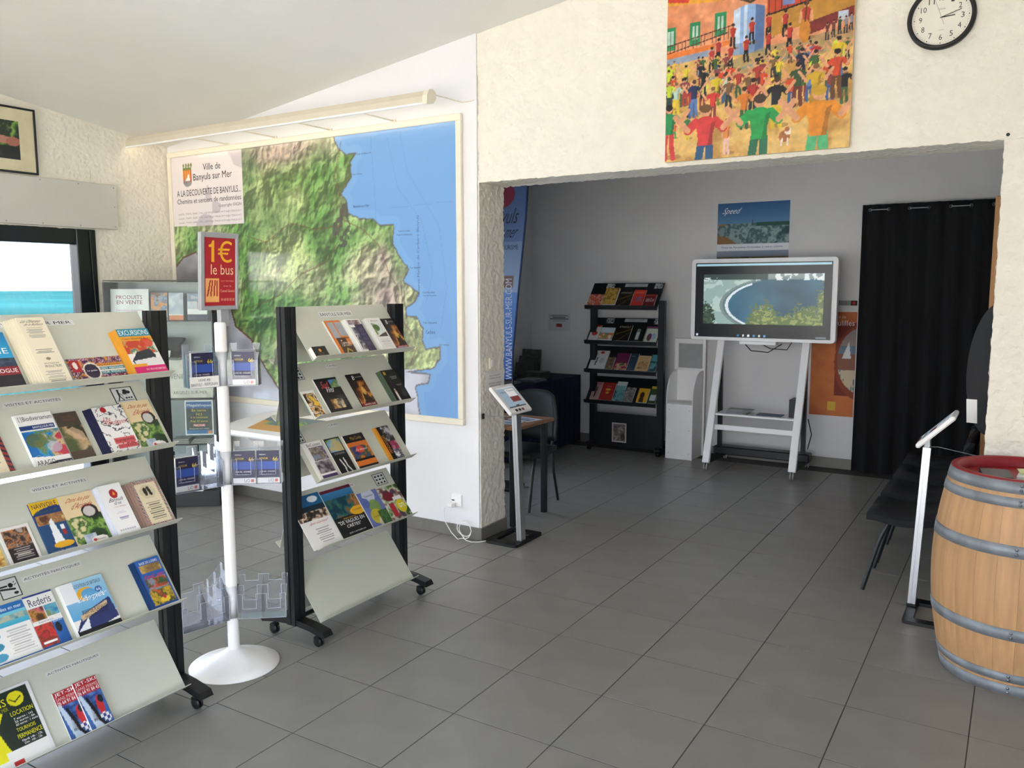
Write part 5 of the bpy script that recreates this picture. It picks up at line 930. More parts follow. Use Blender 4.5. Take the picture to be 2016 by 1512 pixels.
for i in range(5): mb.box(.42 + .01 * (i % 2), .60 + .012 * i, 5.10 + .01 * i, 5.30 - .008 * i, .531 + i * .007, .5365 + i * .007)
tag(mb.build('magazine_pile', mat('magazine', '#8f9396', .5, 0, .3, 12)), 'loose pile of magazines on the trolley shelf', 'magazine')
tag(MB().box(.70, .93, 5.10, 5.26, .531, .536).build('folder', mat('blue_folder', '#3f4f6a', .5)), 'flat blue folder on the trolley shelf', 'folder')
tag(MB().box(1.0, 1.06, 5.12, 5.3, .531, .70, b=.004).build('mini_computer', BLACKP), 'slim black computer standing on the trolley shelf', 'computer')
# ---- posters on the rear wall
def poster(name, label, x0, x1, z0, z1, draw, texts=(), bg='#eee', cat='poster', res=.006, y=YR - .002):
    w, h = x1 - x0, z1 - z0; cv = Cv(w, h, res, bg); draw(cv); return sheet(name, label, cat, frame((x0, y, z0), (1, 0, 0), (0, 0, 1)), w, h, .001, cv, texts, None, None, (0, 0), MATTE)
def SPD(cv): cv.grad(.55, 1, '#5f8fb8', '#2f5f92'); cv.photo(0, .12, 1, .56, ['#2f4f56', '#5a7a7e', '#9fb2b4', '#3f5f60', '#7f9698'], 95, 5, 2.6); cv.poly([(0, .12), (.3, .12), (.15, .28), (0, .32)], '#8a6a42'); cv.rect(0, .0, 1, .13, '#e4e8ee'); cv.rect(.49, .56, .5, .64, '#2a3038'); cv.rect(0, .52, .12, .56, '#9a7a52'); cv.rect(.55, .5, 1, .58, '#2f5a4e')
poster('poster', 'Speed seascape poster high on the rear wall above the screen', .126, .828, 2.085, 2.548, SPD, [('Speed', .08, .74, .31, .9, '#f4f4f4', .3), ('Vivez les Pyrénées-Orientales à votre rythme', .06, .035, .92, .085, '#2f4a7a')])
poster('poster', 'brown mountain poster mostly hidden behind the top of the screen', .126, .828, 1.70, 2.08, lambda cv: cv.grad(.0, 1, '#6a5a42', '#8a9ab0').photo(0, 0, 1, .85, ['#4a4a34', '#7a6a4a', '#5a5a3e'], 96, 4))
def PAU(cv):
    cv.photo(0, 0, 1, 1, ['#b8602e', '#c8743c', '#a8522a'], 97, 3, 1.6); cv.rect(.55, .2, 1, .9, '#7a2f1e'); cv.ell(1.15, .52, .62, .36, '#8c3c22'); e = ((cv.X - 1.12) / .52) ** 2 + ((cv.Y - .54) / .31) ** 2 < 1
    cv.m(e, '#6a7a8a'); cv.m(e & (cv.Y > .68), '#9a8a84'); cv.m(e & (cv.Y < .6) & (cv.Y > .45), '#8a5a44'); cv.m(e & (cv.Y < .45) & (fbm(cv.X, cv.Y, 12, 98, 3) > .5), '#c8b898'); cv.poly([(.7, .56), (.85, .72), (.9, .56)], '#d8d8d8'); cv.rect(.42, .05, .6, .14, '#d8b03a')
poster('poster', 'orange Paulilles poster on the rear wall right of the trolley', 1.075, 1.472, .505, 1.492, PAU, [('Paulilles', .42, .87, .95, .92, '#f0e4dc'), ('Anse de', .45, .94, .75, .97, '#f0c8b0')])
poster('wall_sign', 'small black sign with a red mark above the orange poster', 1.30, 1.467, 1.552, 1.598, lambda cv: cv.rect(0, 0, .6, 1, '#8f8f8f').rect(.66, 0, 1, 1, '#1a1416').ell(.83, .5, .09, .3, '#c81f34'), bg='#9a9a9a', cat='sign')
poster('notice', 'white printed notice with a red mark on the rear wall beside the book rack', -1.81, -1.53, 1.237, 1.428, lambda cv: cv.lines(.05, .55, .95, .95, 4, '#4a4a52', .7).rect(.38, .25, .62, .42, '#9a3030'), [('BORNE INTERACTIVE', .08, .86, .92, .92, '#444'), ('pour votre information', .15, .72, .85, .77, '#444')], cat='notice', bg='#c9cad0')
# ---- white dispenser
c = (-.1, 5.4, 0); dp = thing('leaflet_dispenser', 'white floor leaflet dispenser box with curved sides left of the trolley', 'dispenser', c)
MB().box(-.235, .045, 5.24, 5.53, 0, .56, b=.003).build('body', WHITE, dp, c)
arc = [(5.24, .56)] + [(5.24 + .25 * (1 - math.cos(a)), .62 + .26 * math.sin(a)) for a in np.linspace(.0, H, 8)] + [(5.53, .88), (5.53, .56)]
for x in (-.235, .035): MB().prism(arc, x, x + .01, 'x').build('side_panel', WHITE, dp, c)
MB().box(-.235, .045, 5.52, 5.535, .56, .88).build('back_panel', WHITE, dp, c)
for a in ((-.27, -.225, .0, 1.20), (.03, .06, 0, 1.20)): MB().box(a[0], a[1], 5.54, 5.565, a[2], a[3], b=.004).build('frame_stile', WHITE, dp, c)
for z in (1.15, .85): MB().box(-.226, .031, 5.54, 5.565, z, z + .05, b=.004).build('frame_rail', WHITE, dp, c)
MB().box(-.226, .031, 5.55, 5.555, .9, 1.15).build('panel', mat('grey_panel', '#a7a9a8', .5), dp, c)
for x, z in ((-.2, .5), (.01, .5), (-.2, .06), (.01, .06), (-.2, .27), (.01, .3)): MB().box(x - .003, x + .003, 5.2385, 5.241, z - .003, z + .003).build('screw', STEEL, dp, c)
tag(MB().box(-.2, .02, 5.28, 5.5, .561, .566).build('leaflet', PAPER), 'white leaflet lying in the white dispenser box', 'leaflet')
# ---- black book rack
c = (-.74, 5.4, 0); br = thing('book_rack', 'black wheeled book rack with four slanted shelves against the rear wall', 'book rack', c)
for x, y_ in ((-1.128, 5.305), (-.349, 5.27)): MB().box(x, x + .066, y_, y_ + .055, .07, 1.59, b=.003).build('post', BLACKM, br, c)
for x in (-1.128, -.349): 
    MB().box(x, x + .07, 5.2, 5.58, .05, .09, b=.01).build('foot', BLACKM, br, c)
    for y in (5.24, 5.54): MB().lathe([(.001, 0), (.024, 0), (.024, .03), (.001, .03)], n=16, M=Matrix.Translation((x + .02, y, .025)) @ Matrix.Rotation(H, 4, 'Y')).build('caster', BLACKP, br, c)
RZ_ = [1.53, 1.165, .862, .535]
RU = Vector((0, .64, .768)); RN = Vector((0, -.768, .64))
for i, z in enumerate(RZ_):
    y0 = 5.25; d = Vector((0, RU.y, RU.z)) * .31
    MB().prism([(y0, z), (y0 + d.y, z + d.z), (y0 + d.y, z + d.z - .006), (y0, z - .006)], -1.148, -.352, 'x').build('shelf', BLACKM, br, c)
    MB().prism([(y0 - .045, z + .012), (y0, z - .006), (y0, z - .035), (y0 - .04, z - .025)], -1.148, -.352, 'x').build('shelf_lip', BLACKM, br, c)
MB().box(-1.062, -.349, 5.31, 5.32, .05, .405).build('lower_panel', BLACKM, br, c)
def RB(i, x0, x1, h, t, label, bg, draw, texts=()):
    x0, x1 = 2.784 + (x0 - 2.784) * .987, 2.784 + (x1 - 2.784) * .987; x1 = min(x1, -.356); w = x1 - x0; h *= 1.1; cv = Cv(w, h, .006, bg)
    if draw: draw(cv)
    org = Vector((x0, 5.25, RZ_[i])) + RU * .004 + RN * .003
    sheet('book', label, 'book', frame(org, (1, 0, 0), RU), w, h, t, cv, texts, 'books on the black rack')
ph = lambda pal, s, sc=4: (lambda c: c.photo(0, 0, 1, 1, pal, s, sc, 3))
RB(0, -1.19, -1.03, .13, .01, 'red illustrated booklet at the left of the top rack shelf', '#b8402e', ph(['#b8402e', '#e8d8c8', '#c8502e', '#d86a4a'], 111))
RB(0, -1.015, -.865, .20, .025, 'thick golden covered book on the top rack shelf', '#b8923a', ph(['#b8923a', '#d8b45a', '#7a5a24', '#c8a040'], 112))
RB(0, -.855, -.695, .17, .01, 'black Atocult magazine on the top rack shelf', '#15130f', lambda c: c.line([(0, .4), (1, .75)], .02, '#8a6a2a').line([(.2, 0), (.9, .5)], .02, '#6a5424'), [('ATOCULT', .1, .82, .9, .93, '#d8d0b0')])
RB(0, -.69, -.56, .185, .01, 'red booklet with a blue picture on the top rack shelf', '#c03428', lambda c: c.photo(.15, .25, .85, .55, ['#3a5a9a', '#c03428', '#5a7ab0'], 113, 5).rect(.1, .75, .9, .9, '#d85a44'))
RB(0, -.55, -.43, .13, .01, 'dark red booklet at the right of the top rack shelf', '#6a1c1c', lambda c: c.photo(.1, .35, .9, .65, ['#d8d0c8', '#6a1c1c', '#b8a8a0'], 114, 6).rect(0, .85, 1, 1, '#a83028'))
RB(1, -1.175, -1.065, .175, .01, 'white and red leaflet at the left of the second rack shelf', '#d8d4d0', lambda c: c.ell(.5, .45, .3, .16, '#b8342c').rect(0, .9, 1, 1, '#b8342c'))
RB(1, -1.058, -.90, .15, .01, 'pale leaflet with a bright landscape on the second rack shelf', '#c8d8e0', lambda c: c.photo(0, .1, 1, .6, ['#4a8ab8', '#8ab04a', '#d85a3a', '#e8e0d0'], 115, 4))
RB(1, -.87, -.71, .185, .01, 'black Atocult magazine on the second rack shelf', '#15130f', lambda c: c.line([(0, .4), (1, .75)], .02, '#8a6a2a').line([(.2, 0), (.9, .5)], .02, '#6a5424'), [('ATOCULT', .1, .82, .9, .93, '#d8d0b0')])
RB(1, -.70, -.545, .175, .01, 'black book with a white figure on the second rack shelf', '#121614', lambda c: c.rect(.4, .1, .6, .6, '#b8c4c0').ell(.5, .72, .13, .1, '#7a8a80'))
RB(1, -.535, -.40, .175, .01, 'pale green booklet with a portrait on the second rack shelf', '#c4cfc0', lambda c: c.ell(.35, .3, .2, .25, '#6a3a4a').ell(.7, .35, .2, .2, '#9ab0c8').rect(0, .85, 1, 1, '#7a4a6a'))
RB(2, -1.165, -.98, .21, .015, 'large white booklet with a sketched figure on the third rack shelf', '#cfcfd0', lambda c: c.line([(.35, .2), (.4, .6)], .03, '#2a2a2c').ell(.6, .9, .12, .07, '#b8342c').ell(.7, .45, .15, .15, '#b0b0b4'))
RB(2, -.972, -.89, .14, .01, 'narrow brown booklet on the third rack shelf', '#6a5a48', ph(['#6a5a48', '#8a7a5a', '#4a3a34', '#9a8a70'], 116))
RB(2, -.88, -.73, .195, .01, 'purple booklet with fruit pictures on the third rack shelf', '#6a2a4a', lambda c: c.photo(0, 0, 1, .4, ['#6a2a4a', '#b84a4a', '#d8c8a0', '#4a6a3a'], 117, 6))
RB(2, -.722, -.635, .195, .01, 'slate blue booklet on the third rack shelf', '#2f4458', lambda c: c.photo(0, 0, 1, .4, ['#2f4458', '#4a5a68'], 118).rect(.1, .82, .6, .86, '#8aa0b0'))
RB(2, -.628, -.49, .175, .01, 'tan booklet with brown castle drawing on the third rack shelf', '#c8a878', lambda c: c.photo(.1, .15, .9, .6, ['#6a4a2a', '#c8a878', '#a8743a'], 119, 6))
RB(2, -.482, -.40, .19, .01, 'teal booklet at the right of the third rack shelf', '#5a9aa0', lambda c: c.photo(0, 0, 1, .6, ['#3a7a84', '#6aa8b0', '#2a4a50'], 120))
RB(3, -1.15, -1.05, .20, .01, 'pink booklet with a dark figure on the bottom rack shelf', '#b89090', lambda c: c.line([(.4, .15), (.5, .6)], .04, '#2a2024').ell(.5, .68, .08, .05, '#2a2024').rect(0, .85, 1, 1, '#a87078'))
RB(3, -1.042, -.89, .20, .01, 'red booklet with a yellow emblem on the bottom rack shelf', '#a02c28', lambda c: c.ell(.5, .6, .2, .06, '#d8b03a').ell(.5, .42, .14, .05, '#d8b03a').lines(.2, .75, .8, .85, 2, '#d8b0a0'))
RB(3, -.88, -.77, .22, .01, 'teal and white booklet on the bottom rack shelf', '#7ab0b0', lambda c: c.rect(0, .8, 1, 1, '#c8d4d4').photo(0, 0, 1, .55, ['#4a8a90', '#7ab0b0', '#2a5458'], 121))
RB(3, -.76, -.655, .16, .01, 'grey booklet with a pale panel on the bottom rack shelf', '#6a6a68', ph(['#6a6a68', '#a8a8a0', '#4a4a4a', '#8a8a84'], 122))
RB(3, -.61, -.495, .155, .018, 'yellow book with a dark portrait on the bottom rack shelf', '#d0a028', lambda c: c.ell(.45, .5, .22, .25, '#3a2a1a').rect(.25, 0, .65, .3, '#3a2a1a'))
RB(3, -.48, -.40, .19, .01, 'dark green and white leaflet at the right of the bottom rack shelf', '#3a4a2a', lambda c: c.rect(.1, .15, .9, .5, '#b8c0c8').rect(0, .85, 1, 1, '#b8a83a'))
sheet('rack_poster', 'small framed grey poster on the lower panel of the book rack', 'poster', frame((-.86, 5.308, .097), (1, 0, 0), (0, 0, 1)), .165, .206, .001, Cv(.165, .206, .005, '#c8c4c0').photo(.08, .06, .92, .94, ['#3a3836', '#8a827c', '#5a5450', '#a89a92'], 123, 5), ())
for i in (0, 1):
    for (x0, x1, a, b, tx) in ((-.78, -.53, .258, .298, 'AGENDA CULTUREL'), (-.99, -.90, .235, .30, ''), (-.45, -.365, .235, .30, '')):
        org = Vector((x0, 5.25, RZ_[i])) + RU * a + RN * .0015; w, h = x1 - x0, b - a; Mx = frame(org, (1, 0, 0), RU)
        o = MB().box(0, w, 0, h, 0, .001).build('shelf_label', mat('rack_label', '#b9bcbc', .5), br); o.matrix_local = Matrix.Translation(-Vector(c)) @ Mx
        if tx: text_obj('lettering', [(tx, .1, .55, .9, .8, '#333'), ('DU DÉPARTEMENT', .2, .15, .8, .4, '#333')], o, w, h, .0015)
        else:
            cv = Cv(w, h, .004, '#c4c6c6'); cv.m(fbm(cv.X * 3, cv.Y * 3, 3, 130 + i, 2) > .55, '#2a2a2c'); cv_obj('symbol', cv, o, .0015)
# ---- navy draped table with brochures
c = (-1.68, 4.86, 0); nt_ = thing('draped_table', 'long table under a floor-length navy cloth along the rear left wall', 'table', c)
cl = MB(); n = 120; per = []
x0, x1, y0, y1 = -1.99, -1.37, 4.15, 5.57
def edge(t):
    L1, L2 = x1 - x0, y1 - y0; P = 2 * (L1 + L2); s = (t % 1) * P
    if s < L1: return (x0 + s, y0, 0, -1)
    s -= L1
    if s < L2: return (x1, y0 + s, 1, 0)
    s -= L2
    if s < L1: return (x1 - s, y1, 0, 1)
    return (x0, y1 - (s - L1), -1, 0)
rows = []
for zi, (z, amp) in enumerate(((.76, 0), (.755, .002), (.6, .005), (.3, .009), (.015, .012))):
    row = []
    for k in range(n): ex, ey, nx, ny = edge(k / n); a = amp * math.sin(k * 1.9) - amp; row.append((ex + nx * a, ey + ny * a, z))
    rows.append(row)
vs = [v for r_ in rows for v in r_]; fs = [(i * n + k, (i + 1) * n + k, (i + 1) * n + (k + 1) % n, i * n + (k + 1) % n) for i in range(len(rows) - 1) for k in range(n)]
cl.add(vs, fs, True); cl.add(rows[0], [tuple(range(n))]); cl.build('tablecloth', NAVY, nt_, c)
MB().box(x0 + .03, x1 - .03, y0 + .03, y1 - .03, .72, .755).build('table_top', BLACKM, nt_, c)
for k, (x, y, w, d, h, q, lb) in enumerate(((-1.72, 4.25, .2, .28, .02, '#8a8f98', 'flat grey magazine pile at the near end of the navy table'), (-1.9, 4.3, .13, .16, .05, '#a84a52', 'pink and red leaflet pile on the navy table'), (-1.62, 4.62, .2, .26, .025, '#6a7078', 'grey newspaper pile in the middle of the navy table'), (-1.75, 4.92, .24, .2, .07, '#3c443c', 'dark booklet pile towards the far end of the navy table'), (-1.95, 4.75, .14, .2, .03, '#5a6a7a', 'blue grey leaflet pile against the wall on the navy table'))):
    mb = MB(); m_ = max(2, int(h / .01)); rr_ = random.Random(k)
    for i in range(m_): a, b = rr_.uniform(-.006, .006), rr_.uniform(-.006, .006); mb.box(x + a, x + w + a, y + b, y + d + b, .7605 + i * h / m_, .7605 + (i + 1) * h / m_ - .0008)
    tag(mb.build('brochure_pile', mat('pile_' + q, q, .5, 0, .25, 14)), lb, 'brochure pile', 'piles on the navy table')
lh = thing('leaflet_rack', 'small dark upright leaflet rack on the navy table by the banner', 'leaflet rack', (-1.9, 5.25, .76)); lc = (-1.9, 5.25, .76)
for i in range(3): MB().prism([(5.15 + i * .07, .761), (5.16 + i * .07, .761), (5.2 + i * .07, .90 + i * .07), (5.19 + i * .07, .90 + i * .07)], -1.98, -1.74, 'x').build('pocket', mat('rack_grey', '#4a4e48', .6, 0, .4, 25), lh, lc)
# ---- small wooden table with papers, chair
c = (-.75, 2.6, 0); wt = thing('small_table', 'small table with an orange wood edge and black legs behind the left kiosk', 'table', c)
WOODT = mat('orange_wood', '#8a6240', .45, 0, .15, 6, stretch=(1, 8, 8))
MB().box(-1.25, -.215, 2.325, 2.87, .715, .74, b=.006).build('table_top', WOODT, wt, c)
for x, y in ((-.285, 2.375), (-.285, 2.83), (-1.2, 2.375), (-1.2, 2.83)): MB().box(x - .02, x + .02, y - .02, y + .02, 0, .715, b=.003).build('leg', BLACKM, wt, c)
MB().box(-1.2, -.285, 2.36, 2.39, .66, .715).build('apron', BLACKM, wt, c); MB().box(-1.2, -.285, 2.815, 2.845, .66, .715).build('apron', BLACKM, wt, c)
for k, (x, y, rz, lb) in enumerate(((-.50, 2.40, .15, 'white leaflet lying nearest the near edge of the wood table'), (-.48, 2.62, -.2, 'leaflet with dark bands on the far right of the wood table'), (-.78, 2.5, .3, 'white leaflet on the left of the wood table'))):
    cv = Cv(.21, .15, .006, '#dfe4ee'); cv.rect(.1, .2, .9, .4, '#46556e').rect(.1, .55, .9, .75, '#5a6a86'); sheet('leaflet', lb, 'leaflet', Matrix.Translation((x, y, .7405 + k * .0005)) @ Matrix.Rotation(rz, 4, 'Z'), .21, .15, .001, cv, (), 'leaflets on the wood table')
def chair(name, label, cat, loc, rz, kind, group=None):
    r = thing(name, label, cat, loc, rz, group)
    fm = mat('black_chair_fabric', '#131417', .85, 0, .2, 60, bump=.1, bscale=300) if kind == 'pad' else mat('dark_green_shell', '#16211f', .4, 0, .1)
    # local: faces -y, seat z .45
    ns = 8; sp = []
    for i in range(ns + 1):
        a = i / ns; y = -.21 + .42 * a; z = .45 - .03 * math.sin(math.pi * min(1, a * 1.1)) + (.0 if i else -.012); sp.append((y, z))
    up_ = [(y, z + .018) for y, z in sp]; dn = [(y, z - .018) for y, z in sp[::-1]]
    MB().prism(up_ + dn, -.225, .225, 'x', smooth=True).build('seat', fm, r)
    mb = MB(); nx, nz = 10, 8
    for side in (0, 1):
        for j in range(nz + 1):
            for i in range(nx + 1):
                u, v = -1 + 2 * i / nx, j / nz; hw = .22 * (1 - .25 * max(0, v - .45) ** 1.5 * 2) ; 
                top_ = .36 if kind == 'pad' else .40
                x = u * hw; z = .50 + top_ * v * (1 - .10 * abs(u) ** 3) - (.06 * (1 - v) * 0); y = .22 + .05 * v - .035 * u * u + (.024 if side else 0); mb.v.append((x, y, z))
    o1 = (nx + 1) * (nz + 1); idx = lambda s_, i, j: s_ * o1 + j * (nx + 1) + i
    for j in range(nz):
        for i in range(nx): mb.f.append((idx(0, i, j), idx(0, i + 1, j), idx(0, i + 1, j + 1), idx(0, i, j + 1))); mb.f.append((idx(1, i, j + 1), idx(1, i + 1, j + 1), idx(1, i + 1, j), idx(1, i, j))); mb.sm += [True, True]
    for i in range(nx):
        mb.f.append((idx(0, i, nz), idx(0, i + 1, nz), idx(1, i + 1, nz), idx(1, i, nz))); mb.f.append((idx(1, i, 0), idx(1, i + 1, 0), idx(0, i + 1, 0), idx(0, i, 0))); mb.sm += [False, False]
    for j in range(nz):
        mb.f.append((idx(0, 0, j), idx(0, 0, j + 1), idx(1, 0, j + 1), idx(1, 0, j))); mb.f.append((idx(1, nx, j), idx(1, nx, j + 1), idx(0, nx, j + 1), idx(0, nx, j))); mb.sm += [False, False]
    mb.build('backrest', fm, r)
    for sx in (-1, 1):
        MB().tube([(sx * .215, -.215, .006), (sx * .205, -.14, .30), (sx * .2, -.10, .405), (sx * .2, -.06, .422), (sx * .2, .1, .422)], .011, 8).build('front_leg', BLACKM, r)
        MB().tube([(sx * .215, .25, .006), (sx * .2, .2, .25), (sx * .19, .19, .44), (sx * .17, .245, .56), (sx * .16, .265, .70)], .011, 8).build('rear_leg', BLACKM, r)
    MB().tube([(-.2, -.02, .418), (.2, -.02, .418)], .009, 8).build('seat_bar', BLACKM, r); MB().tube([(-.19, .19, .40), (.19, .19, .40)], .009, 8).build('seat_bar', BLACKM, r)
    return r
chair('side_chair', 'dark green shell chair pushed under the small wood table', 'chair', (-.57, 2.935, 0), 0, 'shell')
NM = ('nearest the barrel', 'second from the barrel', 'third from the barrel', 'fourth from the barrel, by the curtain')
ch = chair('visitor_chair', 'black padded visitor chair in the row, ' + NM[0], 'chair', (2.305, 2.55, 0), -H, 'pad', 'black visitor chairs in a row')
for k in range(1, 4):
    q = copy_tree(ch); q.location = (2.305, 2.55 + .545 * k, 0); q['label'] = 'black padded visitor chair in the row, ' + NM[k]
# ---- banner
c = (-1.0, 3.32, 0); bn = thing('flag_banner', 'tall blue and white flag banner with the town web address behind the stucco edge', 'banner', c)
by = 3.32; ol = [(-.87, .95), (-.86, 1.2), (-.80, 1.75), (-.735, 2.3), (-.715, 2.62), (-.76, 2.75), (-.9, 2.83), (-1.1, 2.86), (-1.28, 2.80), (-1.31, 2.7), (-1.31, .95)]
MB().prism(ol, by, by + .004, 'y').build('flag_cloth', mat('banner_blue_edge', '#26406f', .7), bn, c)
MB().tube([(-.878, by + .01, .05), (-.872, by + .01, 1.2), (-.81, by + .01, 1.75), (-.745, by + .01, 2.3), (-.722, by + .01, 2.62), (-.765, by + .01, 2.76), (-.9, by + .01, 2.84)], .009, 8).build('pole', BLACKP, bn, c)
MB().box(-1.22, -.84, by - .11, by + .15, 0, .03, b=.006).build('base_plate', BLACKM, bn, c)
cv = Cv(.62, 1.93, .01, '#8ea4c4'); X, Y = cv.X, cv.Y; cv.grad(.0, .38, '#3f6ab8', '#6f9ad8').grad(.38, .6, '#a9bcd4', '#8296b4').grad(.6, 1, '#6a7fa4', '#3c5280'); cv.photo(.2, .40, .9, .455, ['#5a4a44', '#3a3430', '#8a6a5a'], 140, 9); cv.ell(.55, .80, .26, .06, '#8a2a3a')
m_in = cv.X * .62 - 1.31
# crop the print to the flag outline, set in a few mm from its edge
pts2 = [(x - .006, z) for x, z in ol[:6]] + [(-1.3, 2.72), (-1.304, .96)]
me_o = cv_obj('flag_print', cv, bn, 0, m=MATTE); me = me_o.data
co = np.zeros(len(me.vertices) * 3); me.vertices.foreach_get('co', co); co = co.reshape(-1, 3)
rx = np.interp(.95 + co[:, 1], [p[1] for p in ol[:6]], [p[0] for p in ol[:6]]) - .012
co[:, 0] = (co[:, 0] / .62) * (rx + 1.302) + .008; me.vertices.foreach_set('co', co.ravel()); me.update()
me_o.matrix_local = Matrix.Translation(-Vector(c)) @ frame((-1.31, by - .0015, .95), (1, 0, 0), (0, 0, 1))
o = text_obj('lettering', [('WWW.BANYULS-SUR-MER.COM', .60, .0, .705, .44, '#e8eef8', 0, 1), ('Banyuls', .30, .655, .80, .74, '#2a2c3a', .2), ('sur mer', .42, .615, .78, .65, '#2a2c3a', .2), ('OFFICE DE TOURISME', .2, .565, .80, .585, '#3a3c4a')], bn, .62, 1.93, 0, m=MATTE); o.matrix_local = Matrix.Translation(-Vector(c)) @ frame((-1.31, by - .0025, .95), (1, 0, 0), (0, 0, 1))
# ---- curtain
c = (2.1, 5.5, 0); cu = thing('curtain', 'floor-length black eyelet curtain on a metal rod in the rear right corner', 'curtain', c)
nn = 160; mb = MB(); cx0, cx1 = 1.495, 2.93
for side in (0, 1):
    for j, z in enumerate((.015, .6, 1.2, 1.8, 2.3, 2.40, 2.455)):
        for i in range(nn + 1):
            t = i / nn; ph_ = t * 9 * 2 * math.pi; y = 5.505 + (.045 - .006 * j) * math.sin(ph_ + .3 * math.sin(j + t * 9)) + .008 * math.sin(ph_ * 2.3 + j) + (.003 if side else 0); mb.v.append((cx0 + (cx1 - cx0) * t, y, z))
o1 = 7 * (nn + 1)
for side in (0, 1):
    for j in range(6):
        for i in range(nn): a = side * o1 + j * (nn + 1) + i; q = (a, a + 1, a + nn + 2, a + nn + 1); mb.f.append(q if not side else q[::-1]); mb.sm.append(True)
mb.build('curtain_cloth', mat('black_curtain', '#0e0f11', .95, 0, .15, 30), cu, c)
for i in range(5): 
    xa = 1.565 + i * .319; MB().tube([(xa, 5.455, 2.405), (xa + .15, 5.455, 2.405)], .005, 8).build('rod', STEEL, cu, c)
for i in range(5):
    for dx in (0, .15): MB().lathe([(.010, 0), (.015, .003), (.010, .006)], n=16, M=Matrix.Translation((1.565 + i * .319 + dx, 5.46, 2.405)) @ Matrix.Rotation(H, 4, 'X')).build('eyelet', STEEL, cu, c)
# ---- wooden edged board and tipped round table top, right side of the rear room
c = (2.62, 3.4, 0); wd = thing('leaning_board', 'tall board with a light wood edge standing behind the chairs', 'board', c)
MB().box(2.607, 2.642, 3.0, 3.04, 0, 2.245, b=.003).build('wood_edge', mat('light_wood', '#b3804c', .5, 0, .12, 5, stretch=(6, 6, .5)), wd, c)
MB().box(2.642, 2.66, 3.0, 3.9, 0, 2.24).build('panel', mat('dark_board', '#15120f', .7), wd, c)
MB().box(2.607, 2.642, 3.86, 3.9, 0, 2.245, b=.003).build('wood_edge', mat('light_wood'), wd, c)
c = (2.76, 2.62, 0); ft_ = thing('tip_table', 'black round table top tipped upright at the right edge of the opening', 'table', c)
tn = Vector((-.92, -.38, .06)).normalized(); tu = Vector((0, 0, 1)); tu = (tu - tn * tu.dot(tn)).normalized(); M = frame((2.665, 2.62, 1.275), tu.cross(tn), tu)
MB().lathe([(.001, -.012), (.355, -.012), (.365, -.006), (.365, .006), (.355, .012), (.001, .012)], n=64, M=M).build('round_top', mat('charcoal_laminate', '#26272b', .45, 0, .05), ft_, c)
MB().tube([(2.72, 2.64, .03), (2.72, 2.64, 1.28)], .022, 12).build('column', STEEL, ft_, c); MB().lathe([(.001, 0), (.15, 0), (.15, .012), (.03, .03), (.001, .03)], 2.72, 2.64, 32).build('foot_disc', BLACKM, ft_, c)
sheet('paper_tag', 'white paper tag hanging by the tipped black round table', 'tag', frame((2.552, 2.53, .985), (.9, -.4, 0), (-.1, 0, 1)), .058, .13, .001, None, ())
# ---- barrel: staves, hoops, red head
BX, BY, BH = 2.835, 1.625, .93; c = (BX, BY, 0)
ba = thing('wine_barrel', 'oak wine barrel with grey steel hoops and a red top in the right foreground', 'barrel', c)
def brad(z): k = (z - BH / 2) / (BH / 2); return .352 - .062 * abs(k) ** 1.9
OAK = mat('oak_staves', '#bd9468', .55, 0, .14, 5.0, bump=.05, bscale=40, objvar=.06, stretch=(7, 7, .8))
nst = 26; da = 2 * math.pi / nst; zs = np.linspace(0, BH, 17); vs = []; fs = []
for z in zs:
    for k in range(4): a = -da / 2 + .0009 + (da - .0018) * k / 3; r = brad(z); vs.append((r * math.cos(a), r * math.sin(a), z))
    for k in (3, 0): a = -da / 2 + .0009 + (da - .0018) * k / 3; r = brad(z) - .027; vs.append((r * math.cos(a), r * math.sin(a), z))
for j in range(len(zs) - 1):
    for k in range(6): a, b = j * 6 + k, j * 6 + (k + 1) % 6; fs.append((a, b, b + 6, a + 6))
fs += [(5, 4, 3, 2, 1, 0), tuple((len(zs) - 1) * 6 + k for k in range(6))]
mb = MB().add(vs, fs); s0 = mb.build('stave', OAK, ba)
for k in range(nst):
    s_ = s0 if k == 0 else s0.copy()
    if k: COL.objects.link(s_); s_.parent = ba
    s_.rotation_euler = (0, 0, k * da)
HOOP = mat('galvanised_hoop', '#8a929a', .6, .35, .25, 14, bump=.05, bscale=30)
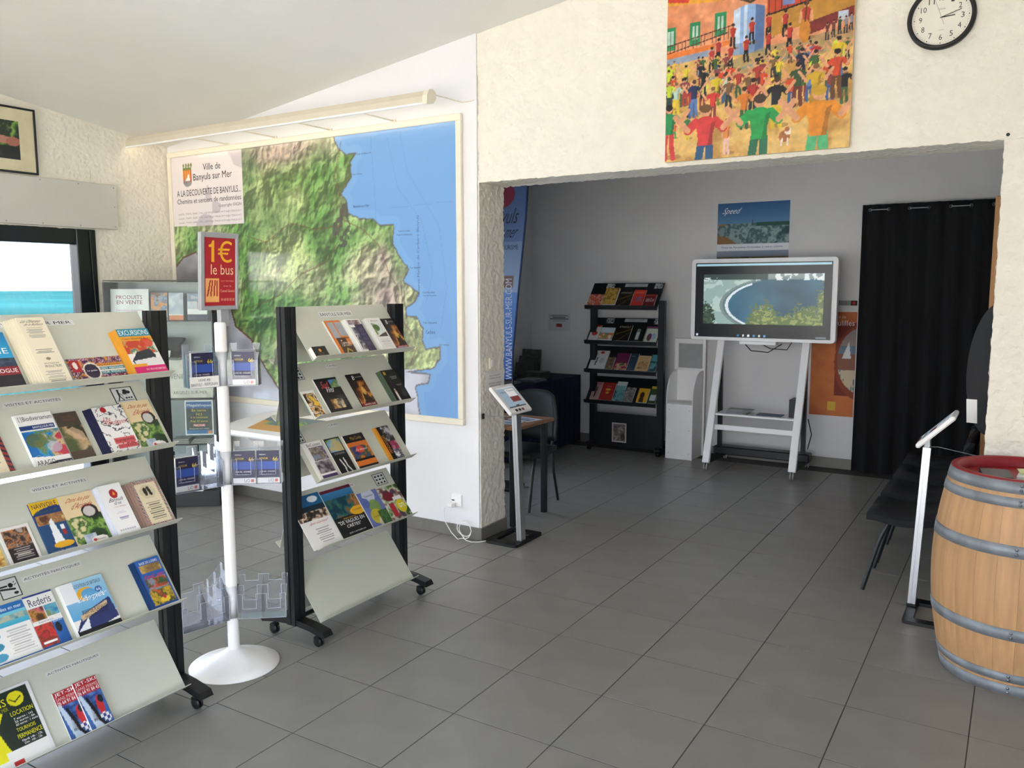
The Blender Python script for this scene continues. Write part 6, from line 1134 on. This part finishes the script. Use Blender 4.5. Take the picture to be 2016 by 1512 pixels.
for z0, z1 in ((.003, .055), (.068, .108), (.262, .312), (.618, .668), (.822, .862), (.878, .926)):
    pr_ = [(brad(z0) + .001, z0), (brad(z0) + .0035, z0), (brad(z1) + .0035, z1), (brad(z1) + .001, z1)]
    h_ = MB().lathe(pr_, n=64).build('hoop', HOOP, ba)
    a = -1.62; 
    for dz in (.3, .7): z = z0 + (z1 - z0) * dz; MB().lathe([(.001, .003), (.006, .002), (.007, 0)], n=10, M=Matrix.Translation(((brad(z) + .004) * math.cos(a), (brad(z) + .004) * math.sin(a), z)) @ Matrix.Rotation(H, 4, 'X')).build('rivet', STEEL, h_)
REDP = mat('wine_red_paint', '#8e1420', .45, 0, .1)
MB().lathe([(.001, BH - .045), (.262, BH - .045)], n=64).build('head', REDP, ba); MB().lathe([(.2605, BH - .046), (.2605, BH + .0015), (.2925, BH + .0015), (.2925, BH - .004)], n=64).build('painted_rim', REDP, ba)
MB().lathe([(.001, .05), (.262, .05)], n=32).build('bottom_head', OAK, ba)
for k, (x, y, rz, w, d, z, h, q, lb) in enumerate(((2.675, 1.50, .12, .115, .18, BH - .0445, .02, '#1c1f26', 'dark booklet lying on the red barrel top'), (2.80, 1.50, -.08, .20, .19, BH - .0445, .032, '#dfe2dc', 'white booklet pile lying on the red barrel top'), (2.81, 1.56, .1, .16, .1, BH - .012, .004, '#c9cf8a', 'pale yellow leaflet on the booklets on the barrel top'))):
    mb = MB(); n_ = max(1, int(h / .006))
    for i in range(n_): mb.box(.003 * (i % 2), w - .003 * (i % 2), 0, d, i * h / n_, (i + 1) * h / n_ - .0006)
    o = mb.build('booklet', mat('bk_' + q, q, .4, 0, .1)); o.location = (x, y, z + .0005); o.rotation_euler = (0, 0, rz); tag(o, lb, 'booklet', 'booklets on the barrel')
# ---- small things on the right pier
s = thing('light_switch', 'cream light switch on the stucco wall above the barrel at the right edge', 'switch', (2.85, 1.98, 1.15)); MB().box(2.805, 2.885, 1.97, 1.99, 1.11, 1.19, b=.004).build('switch_plate', CREAM, s, (2.85, 1.98, 1.15)); MB().box(2.82, 2.87, 1.966, 1.971, 1.125, 1.175, b=.003).build('rocker', WHITE, s, (2.85, 1.98, 1.15))
tag(MB().lathe([(.001, .012), (.007, .012), (.008, .006), (.004, 0)], n=12, M=frame((2.672, 1.987, 2.43), (1, 0, 0), (0, 0, 1))).build('wall_hook', BLACKM), 'small dark hook at the upper right corner of the opening', 'hook')
